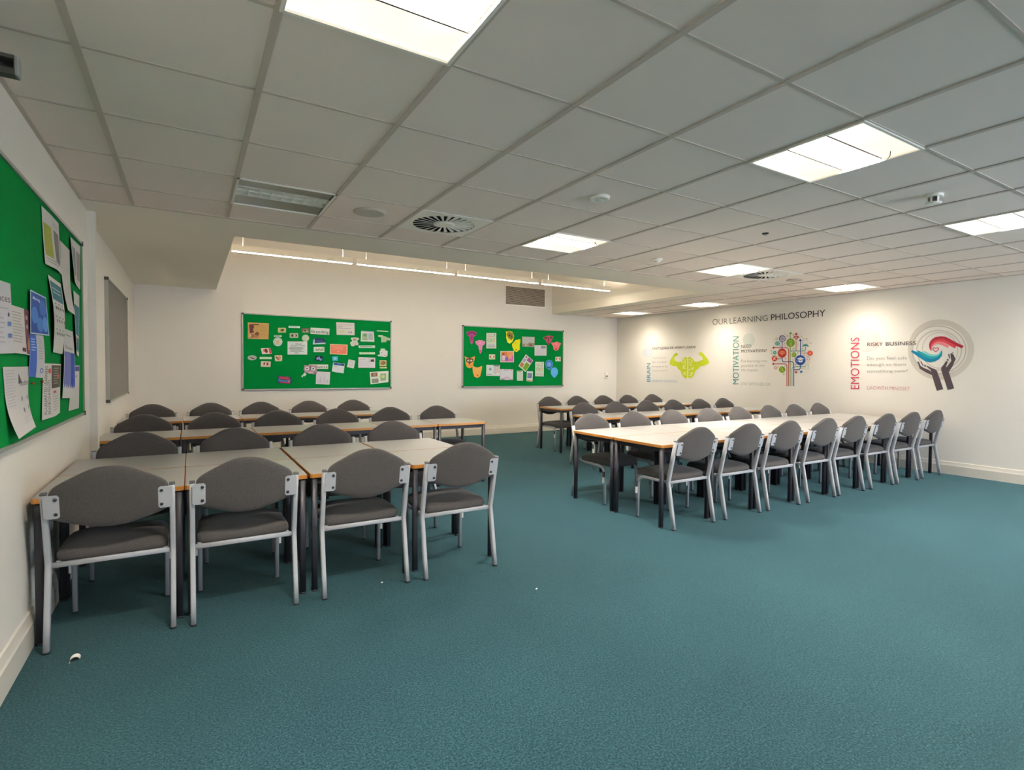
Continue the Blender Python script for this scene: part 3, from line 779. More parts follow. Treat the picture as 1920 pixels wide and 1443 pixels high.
def make_papers(items, place, group):
    for it in items:
        name, lab, quad, col, marks = it[:5]
        opt = it[5] if len(it) > 5 else {}
        cu = opt.get('curl')
        curl = None
        if cu: 
            kind, amt = cu[0], cu[1] * 0.5
            curl = {'bottom': lambda a, b, A=amt: A*max(0, b-0.35)**2*2.2, 'wave': lambda a, b, A=amt: A*(0.5-0.5*cos(2*pi*a))*(0.3+b) + A*0.6*b*b,
                    'left': lambda a, b, A=amt: A*(1-a)**2*(0.3+b), 'right': lambda a, b, A=amt: A*a**2*(0.3+b),
                    'bow': lambda a, b, A=amt: A*sin(pi*b)**1 + A*0.4*b}[kind]
        s = Sheet(quad, place, curl, opt.get('lift', 0.0015))
        s.base(col, opt.get('shape')); s.draw(marks)
        s.done(name, lab, opt.get('cat', 'paper'), group)
PAPERS_B1 = [
 ('poster', 'tan poster with a dark brown tree drawing, top left of the Breeding board', [(1.1154, 1.9844), (1.4162, 1.9876), (1.4087, 1.7342), (1.114, 1.7318)], '#cfae70', [('r', 0.03, 0.05, 0.96, 0.95, '#c9a565'), ('p', [(0.06, 0.12), (0.25, 0.08), (0.3, 0.25), (0.25, 0.45), (0.3, 0.6), (0.1, 0.66), (0.08, 0.4)], '#6d3f45'), ('r', 0.2, 0.08, 0.52, 0.14, '#6b4a38'), ('e', 0.2, 0.82, 0.12, 0.12, '#a06a50'), ('e', 0.42, 0.84, 0.11, 0.1, '#b27a62'), ('p', [(0.3, 0.72), (0.42, 0.55), (0.56, 0.62), (0.5, 0.8)], '#7b5238'), ('e', 0.12, 0.8, 0.05, 0.1, '#e2c4a0'), ('l', 0.58, 0.15, 0.92, 0.85, 9, '#b08f55', 0.15)], {'cat': 'poster'}),
 ('picture_card', 'tan rounded picture card with a dark blot, upper left of the Breeding board', [(1.5483, 1.9217), (1.6686, 1.9272), (1.6683, 1.8512), (1.5479, 1.8462)], '#c3bd88', [('e', 0.55, 0.5, 0.2, 0.28, '#4b4a38'), ('e', 0.35, 0.55, 0.12, 0.15, '#857c50')], {'shape': [(0.06, 0), (0.94, 0), (1, 0.12), (1, 0.88), (0.94, 1), (0.06, 1), (0, 0.88), (0, 0.12)], 'cat': 'card'}),
 ('paper_strip', 'white printed paper strip along the top of the Breeding board', [(1.7088, 1.9609), (1.8789, 1.9621), (1.8788, 1.9314), (1.7061, 1.929)], '#d9efe6', [('l', 0.08, 0.35, 0.9, 0.75, 1, '#7aa08f', 0.6)]),
 ('picture_card', 'small dark brown animal photograph just left of the Breeding card', [(1.9066, 1.9298), (2.0268, 1.9353), (2.0266, 1.862), (1.9063, 1.857)], '#6f6452', [('p', [(0.1, 0.9), (0.3, 0.3), (0.6, 0.15), (0.95, 0.9)], '#a89c86'), ('e', 0.45, 0.5, 0.12, 0.22, '#3d332b')], {'cat': 'photograph'}),
 ('word_card', 'white card reading Breeding in dark letters', [(2.0456, 1.9489), (2.3473, 1.9443), (2.3416, 1.8405), (2.0427, 1.8457)], '#dfe3dd', [('t', 'Breeding', 0.05, 0.36, 0.95, 0.97, '#4a4248', 0.0)], {'cat': 'card'}),
 ('paper_disc', 'plain pale grey-green paper disc above the word cloud sheet', [(1.9089, 1.8276), (2.0224, 1.8321), (2.0221, 1.7192), (1.9085, 1.7154)], '#b7cbae', [('e', 0.5, 0.5, 0.4, 0.42, '#c3d3bb')], {'shape': [(1.0, 0.5), (0.976, 0.655), (0.905, 0.794), (0.794, 0.905), (0.655, 0.976), (0.5, 1.0), (0.345, 0.976), (0.206, 0.905), (0.095, 0.794), (0.024, 0.655), (0.0, 0.5), (0.024, 0.345), (0.095, 0.206), (0.206, 0.095), (0.345, 0.024), (0.5, 0.0), (0.655, 0.024), (0.794, 0.095), (0.905, 0.206), (0.976, 0.345)]}),
 ('picture_card', 'pale rounded card with a black and pink animal picture', [(1.7226, 1.8452), (1.8534, 1.8506), (1.8532, 1.7723), (1.7223, 1.7675)], '#a9bf9c', [('e', 0.35, 0.5, 0.17, 0.25, '#4f3d3c'), ('e', 0.55, 0.55, 0.14, 0.25, '#d8a8a8'), ('p', [(0.7, 0.2), (0.88, 0.5), (0.7, 0.85)], '#2f2c2b')], {'shape': [(0.06, 0), (0.94, 0), (1, 0.12), (1, 0.88), (0.94, 1), (0.06, 1), (0, 0.88), (0, 0.12)], 'cat': 'card'}),
 ('paper_strip', 'short white paper strip directly above the round dial picture', [(1.492, 1.8014), (1.6026, 1.8058), (1.6025, 1.7755), (1.4919, 1.7713)], '#c9e3cf', [('l', 0.1, 0.3, 0.9, 0.8, 1, '#5f7a66', 0.6)]),
 ('paper_disc', 'white round dial picture with a ring of dark marks and yellow centre', [(1.4779, 1.7654), (1.614, 1.7704), (1.6134, 1.6325), (1.4773, 1.6285)], '#e4f0ea', [('e', 0.5, 0.5, 0.42, 0.42, '#5c8f7f', 24, 0.88), ('e', 0.5, 0.5, 0.3, 0.3, '#e2c9d0'), ('e', 0.5, 0.55, 0.16, 0.18, '#e8cf7c')], {'shape': [(1.0, 0.5), (0.983, 0.629), (0.933, 0.75), (0.854, 0.854), (0.75, 0.933), (0.629, 0.983), (0.5, 1.0), (0.371, 0.983), (0.25, 0.933), (0.146, 0.854), (0.067, 0.75), (0.017, 0.629), (0.0, 0.5), (0.017, 0.371), (0.067, 0.25), (0.146, 0.146), (0.25, 0.067), (0.371, 0.017), (0.5, 0.0), (0.629, 0.017), (0.75, 0.067), (0.854, 0.146), (0.933, 0.25), (0.983, 0.371)]}),
 ('poster', 'white sheet with a black word cloud on the Breeding board', [(1.691, 1.7095), (1.9913, 1.7195), (1.9906, 1.505), (1.6902, 1.4988)], '#dfe9e6', [('t', 'SELECTIVE', 0.17, 0.27, 0.88, 0.38, '#3f4544'), ('t', 'Cloud', 0.4, 0.12, 0.7, 0.24, '#4a5150'), ('l', 0.08, 0.45, 0.92, 0.62, 3, '#4f5655', 0.45), ('l', 0.15, 0.64, 0.85, 0.8, 3, '#5c6462', 0.4), ('l', 0.35, 0.86, 0.62, 0.92, 1, '#5c6462', 0.6)], {'cat': 'poster'}),
 ('picture_card', 'dark blue photograph of a shaggy form just above the word and', [(2.0939, 1.7811), (2.2609, 1.7787), (2.2843, 1.6877), (2.076, 1.6728)], '#27406b', [('r', 0.1, 0.3, 0.85, 0.72, '#33486f'), ('p', [(0.02, 0.85), (0.5, 0.78), (0.98, 0.72), (1, 0.98), (0.5, 1), (0.02, 1)], '#c6dbe8'), ('p', [(0, 0.3), (0.08, 0.1), (0.16, 0.8), (0, 0.9)], '#b3c9da'), ('l', 0.2, 0.35, 0.8, 0.7, 4, '#5c789f', 0.3)], {'cat': 'photograph'}),
 ('word_card', 'small white card reading and in dark letters', [(2.0922, 1.6321), (2.262, 1.6369), (2.2619, 1.5508), (2.0919, 1.5469)], '#e0ead9', [('t', 'and', 0.16, 0.15, 0.9, 0.75, '#4a4448')], {'cat': 'card'}),
 ('text_card', 'coral pink card with cream border and pale writing', [(2.3581, 1.69), (2.6438, 1.6871), (2.6379, 1.5141), (2.3495, 1.5197)], '#ead9a6', [('r', 0.04, 0.07, 0.95, 0.93, '#f08672'), ('l', 0.15, 0.2, 0.85, 0.62, 4, '#f8c0a6', 0.22), ('r', 0.4, 0.7, 0.55, 0.75, '#f8c0a6')], {'cat': 'card'}),
 ('printed_sheet', 'white sheet with thin grey lines beside the Breeding card, top middle', [(2.4542, 2.0576), (2.7588, 2.0615), (2.7617, 1.8513), (2.4624, 1.8482)], '#dedad8', [('l', 0.12, 0.18, 0.95, 0.25, 1, '#9c9996', 0.3), ('r', 0.08, 0.32, 0.35, 0.35, '#77746f'), ('l', 0.08, 0.45, 0.9, 0.55, 1, '#a5a29f', 0.3), ('e', 0.3, 0.73, 0.15, 0.12, '#d3dca6'), ('t', 'XII', 0.62, 0.7, 0.85, 0.84, '#4a474a')]),
 ('printed_sheet', 'white sheet with green picture blocks, upper right of the Breeding board', [(2.8735, 1.9342), (3.0924, 1.9317), (3.1047, 1.7506), (2.8647, 1.7501)], '#d3dfd6', [('r', 0, 0, 1, 0.08, '#9aa5d0'), ('r', 0.1, 0.22, 0.5, 0.88, '#a3bb98'), ('e', 0.3, 0.4, 0.14, 0.12, '#7f9a80'), ('r', 0.55, 0.2, 0.92, 0.85, '#b9c6c4'), ('l', 0.58, 0.25, 0.9, 0.8, 6, '#8aa0a5', 0.35)]),
 ('paper_strip', 'thin white paper strip in the top right corner of the Breeding board', [(3.1502, 1.9537), (3.3525, 1.949), (3.3494, 1.9336), (3.1472, 1.9341)], '#cfe8c4', [('l', 0.05, 0.2, 0.9, 0.8, 1, '#a9cca0', 0.5)]),
 ('paper_cutout', 'pale cut-out shaped like a pair of curled figures beside the coral card', [(2.6859, 1.8116), (2.841, 1.8174), (2.841, 1.6635), (2.6858, 1.659)], '#cdd6c8', [('e', 0.5, 0.25, 0.2, 0.14, '#c09a98'), ('e', 0.55, 0.72, 0.25, 0.14, '#d9c3c0')], {'shape': [(0.1, 0.05), (0.5, 0), (0.9, 0.05), (1, 0.2), (0.8, 0.32), (0.8, 0.5), (0.92, 0.65), (0.88, 0.88), (0.55, 0.86), (0.4, 1), (0.15, 0.97), (0, 0.7), (0.05, 0.5), (0.2, 0.42), (0.22, 0.28), (0.08, 0.22)], 'cat': 'paper cut-out'}),
 ('paper_cutout', 'pale green-grey cut-out with a stepped flag shape near the right frame', [(3.1733, 1.8689), (3.3886, 1.8774), (3.3889, 1.7509), (3.1734, 1.7439)], '#b3c7a6', [('r', 0.02, 0.02, 0.35, 0.18, '#d2e4c6')], {'shape': [(0, 0), (0.38, 0.03), (0.42, 0.12), (0.68, 0.22), (0.7, 0.33), (1, 0.4), (0.98, 0.75), (0.68, 0.72), (0.66, 0.97), (0.25, 1), (0.22, 0.3), (0, 0.22)], 'cat': 'paper cut-out'}),
 ('paper_strip', 'long white paper strip, upper of two below the green picture sheet', [(2.8322, 1.678), (3.1155, 1.6864), (3.1155, 1.6443), (2.8322, 1.6366)], '#c9dfd2', [('l', 0.08, 0.3, 0.95, 0.8, 1, '#7d9a8c', 0.6)]),
 ('paper_strip', 'long white paper strip, lower of two below the green picture sheet', [(2.8425, 1.5613), (3.1156, 1.5676), (3.1156, 1.5314), (2.8425, 1.5257)], '#d3ecc9', [('l', 0.08, 0.3, 0.7, 0.7, 1, '#a5c79a', 0.5)]),
 ('paper_cutout', 'white cow-shaped cut-out with pink spots by the right frame', [(3.1552, 1.6333), (3.3468, 1.6384), (3.3471, 1.4906), (3.1553, 1.487)], '#dfe0e0', [('e', 0.72, 0.8, 0.06, 0.06, '#d86a86'), ('e', 0.4, 0.45, 0.07, 0.06, '#b9a8ac'), ('r', 0.3, 0.0, 0.72, 0.12, '#cfe6c6')], {'shape': [(0.3, 0), (0.74, 0.02), (0.7, 0.16), (0.98, 0.3), (0.95, 0.9), (0.75, 1), (0.1, 0.9), (0, 0.78), (0.25, 0.7), (0.22, 0.3), (0.35, 0.16)], 'cat': 'paper cut-out'}),
 ('printed_sheet', 'white envelope-like sheet with a dark horse picture in its corner', [(2.8263, 1.4795), (3.1202, 1.4728), (3.1174, 1.2965), (2.8233, 1.2956)], '#e4e0e6', [('r', 0.6, 0.1, 0.96, 0.42, '#d9cfcc'), ('p', [(0.7, 0.4), (0.76, 0.2), (0.9, 0.14), (0.95, 0.4)], '#4c3a3a'), ('l', 0.08, 0.15, 0.5, 0.3, 2, '#b3aeb6', 0.3), ('l', 0.08, 0.45, 0.8, 0.9, 4, '#cfcad2', 0.25)]),
 ('picture_card', 'small brown food photograph near the right frame of the Breeding board', [(3.1968, 1.4288), (3.3206, 1.4307), (3.3208, 1.3302), (3.1969, 1.3289)], '#cdbf93', [('e', 0.5, 0.45, 0.38, 0.34, '#9c6a44'), ('e', 0.4, 0.4, 0.15, 0.12, '#c99a6a'), ('r', 0.6, 0.75, 0.95, 0.95, '#bcd39f')], {'cat': 'photograph'}),
 ('paper_strip', 'short pale strip under the small brown food photograph', [(3.2016, 1.3139), (3.3271, 1.315), (3.3271, 1.2891), (3.2016, 1.2881)], '#d8d9a0', [('l', 0.1, 0.3, 0.9, 0.8, 1, '#b4a763', 0.5)]),
 ('printed_sheet', 'white sheet with two small photographs and a green map, bottom right of board', [(3.0218, 1.2223), (3.36, 1.2435), (3.3557, 1.0447), (3.0386, 1.0089)], '#e6efe2', [('r', 0.06, 0.08, 0.4, 0.4, '#9c6f58'), ('e', 0.25, 0.24, 0.1, 0.1, '#c59a7a'), ('r', 0.08, 0.58, 0.44, 0.92, '#7f8a74'), ('l', 0.1, 0.6, 0.42, 0.9, 4, '#c3c7b0', 0.3), ('r', 0.55, 0.2, 0.86, 0.82, '#a0b795'), ('e', 0.7, 0.45, 0.1, 0.14, '#cddc8e'), ('e', 0.48, 0.45, 0.03, 0.03, '#8a8fb0')]),
 ('printed_sheet', 'small tilted white sheet with faint scribbles', [(2.6596, 1.4382), (2.7733, 1.415), (2.7469, 1.2832), (2.632, 1.3058)], '#e2e4e2', [('e', 0.5, 0.5, 0.22, 0.28, '#bdbcc2', 20, 0.8), ('l', 0.2, 0.1, 0.8, 0.25, 1, '#c3c3c8', 0.3)]),
 ('picture_card', 'small bright blue square with a round emblem above the blue-headed sheet', [(2.39, 1.4801), (2.4832, 1.4848), (2.4817, 1.4135), (2.3955, 1.4079)], '#45b4e6', [('e', 0.5, 0.5, 0.24, 0.26, '#bfe2cf'), ('e', 0.5, 0.5, 0.1, 0.12, '#7fc0b0')], {'cat': 'card'}),
 ('printed_sheet', 'white sheet with a solid dark blue header band', [(2.4068, 1.3835), (2.596, 1.364), (2.5758, 1.1985), (2.3812, 1.2312)], '#e3e6ea', [('r', 0.05, 0.02, 0.97, 0.26, '#2a5aa0'), ('r', 0.35, 0.06, 0.65, 0.12, '#7fa2d0'), ('l', 0.08, 0.35, 0.45, 0.5, 2, '#a6a6b2', 0.3), ('r', 0.3, 0.92, 0.55, 1.03, '#e3e6ea')]),
 ('picture_card', 'dark photograph of pale purple crystal shapes below the word and', [(2.1231, 1.4893), (2.2355, 1.4843), (2.2325, 1.3912), (2.1066, 1.415)], '#1c2a48', [('e', 0.3, 0.55, 0.14, 0.32, '#8f8fd0'), ('e', 0.5, 0.4, 0.1, 0.3, '#b3a9e0'), ('e', 0.72, 0.65, 0.2, 0.22, '#8a9ad8')], {'cat': 'photograph'}),
 ('word_card', 'white card reading Genetics, its start hidden behind the owl picture', [(2.0171, 1.3428), (2.3226, 1.3463), (2.3225, 1.2713), (2.0169, 1.2692)], '#e3e6df', [('t', 'Genetics', 0.03, 0.2, 0.96, 0.86, '#453f46')], {'cat': 'card'}),
 ('paper_cutout', 'mauve owl-face picture with two round eyes on the Breeding board', [(1.934, 1.3349), (2.1459, 1.3372), (2.1455, 1.1759), (1.9335, 1.1755)], '#b59aa6', [('e', 0.25, 0.38, 0.15, 0.2, '#ece7ea'), ('e', 0.25, 0.38, 0.06, 0.08, '#4c3f4c'), ('e', 0.7, 0.4, 0.15, 0.2, '#dfe3e6'), ('e', 0.7, 0.4, 0.06, 0.08, '#3d3a44'), ('r', 0.45, 0.02, 0.52, 0.5, '#77604c'), ('e', 0.5, 0.8, 0.2, 0.1, '#e0cdd5'), ('e', 0.85, 0.82, 0.07, 0.07, '#a84a62')], {'shape': [(0.05, 0.02), (0.3, 0.06), (0.5, 0), (0.75, 0.06), (1, 0.02), (0.97, 0.5), (1, 0.85), (0.7, 0.98), (0.6, 0.85), (0.1, 0.8), (0, 0.5)], 'lift': 0.0045, 'cat': 'paper cut-out'}),
 ('paper_cutout', 'white arrow-like ribbon below the owl-face picture', [(1.8963, 1.2107), (1.9818, 1.211), (1.9815, 1.1275), (1.8961, 1.1276)], '#dfeadb', [], {'shape': [(0.55, 0), (1, 0.35), (0.65, 0.75), (0.4, 0.6), (0.25, 1), (0, 0.75), (0.4, 0.35)], 'cat': 'paper cut-out'}),
 ('printed_sheet', 'white sheet with faint grey sketches directly below the Genetics card', [(2.1306, 1.2286), (2.3574, 1.2196), (2.343, 1.0071), (2.1233, 1.0217)], '#e3e3e8', [('l', 0.3, 0.05, 0.7, 0.1, 1, '#c2c2c8', 0.4), ('p', [(0.2, 0.9), (0.35, 0.3), (0.45, 0.9)], '#d2ced8'), ('p', [(0.5, 0.85), (0.6, 0.2), (0.72, 0.85)], '#d8d3dc'), ('r', 0.78, 0.6, 0.9, 0.85, '#c9ccd3'), ('e', 0.12, 0.78, 0.05, 0.06, '#aab0a6', 16, 0.7)]),
 ('poster', 'small red and blue word-art picture, bottom left of the Breeding board', [(1.5462, 1.1584), (1.746, 1.1348), (1.7351, 1.019), (1.5419, 1.0411)], '#31406e', [('p', [(0.05, 0.1), (0.8, 0.02), (0.98, 0.4), (0.1, 0.45)], '#9b4a68'), ('t', 'FACTS', 0.15, 0.05, 0.75, 0.42, '#d2434a', 0.02), ('t', 'Genome', 0.02, 0.42, 0.9, 0.74, '#4f9fe0', 0.02), ('p', [(0.1, 0.8), (0.9, 0.7), (0.95, 0.92), (0.2, 0.95)], '#a84a5c'), ('e', 0.85, 0.6, 0.08, 0.12, '#b08a9a')], {'cat': 'poster'}),
 ('picture_card', 'red and cream rounded photograph, topmost of the diamond of four pictures', [(1.2974, 1.5895), (1.4331, 1.5986), (1.4553, 1.5035), (1.3155, 1.4964)], '#e9d5cc', [('e', 0.5, 0.45, 0.16, 0.36, '#6d3d40'), ('r', 0.8, 0.05, 0.98, 0.95, '#cf3f52'), ('e', 0.3, 0.4, 0.1, 0.2, '#c9575f')], {'cat': 'photograph'}),
 ('picture_card', 'grey oval picture of a bird, leftmost of the diamond of pictures', [(1.1101, 1.476), (1.239, 1.4786), (1.2386, 1.3989), (1.1096, 1.3969)], '#b9bcb8', [('p', [(0.25, 0.3), (0.8, 0.7), (0.9, 0.8), (0.6, 0.75), (0.3, 0.5)], '#4a4048')], {'shape': [(1.0, 0.5), (0.976, 0.655), (0.905, 0.794), (0.794, 0.905), (0.655, 0.976), (0.5, 1.0), (0.345, 0.976), (0.206, 0.905), (0.095, 0.794), (0.024, 0.655), (0.0, 0.5), (0.024, 0.345), (0.095, 0.206), (0.206, 0.095), (0.345, 0.024), (0.5, 0.0), (0.655, 0.024), (0.794, 0.095), (0.905, 0.206), (0.976, 0.345)], 'cat': 'card'}),
 ('paper_strip', 'white paper strip in the middle of the diamond of four pictures', [(1.2807, 1.4537), (1.4551, 1.457), (1.4549, 1.4214), (1.2805, 1.4185)], '#cdecc8', [('l', 0.1, 0.4, 0.9, 0.7, 1, '#b0d8ac', 0.5)]),
 ('picture_card', 'cream card with two red shapes, lowest of the diamond of pictures', [(1.2989, 1.3876), (1.4422, 1.3842), (1.4355, 1.2966), (1.2947, 1.2994)], '#ecdcc6', [('p', [(0.25, 0.25), (0.45, 0.2), (0.42, 0.55), (0.3, 0.8)], '#b8434a'), ('p', [(0.55, 0.2), (0.78, 0.25), (0.75, 0.7), (0.6, 0.8)], '#b8434a')], {'cat': 'card'}),
 ('picture_card', 'cream and brown photograph, rightmost of the diamond of pictures', [(1.4956, 1.4824), (1.6103, 1.4875), (1.6073, 1.3935), (1.5053, 1.3879)], '#e8d3b4', [('p', [(0.05, 0.25), (0.25, 0.2), (0.65, 0.75), (0.45, 0.85)], '#7a4a38'), ('e', 0.6, 0.45, 0.22, 0.28, '#d89a88')], {'shape': [(0.06, 0), (0.94, 0), (1, 0.12), (1, 0.88), (0.94, 1), (0.06, 1), (0, 0.88), (0, 0.12)], 'cat': 'photograph'}),
]
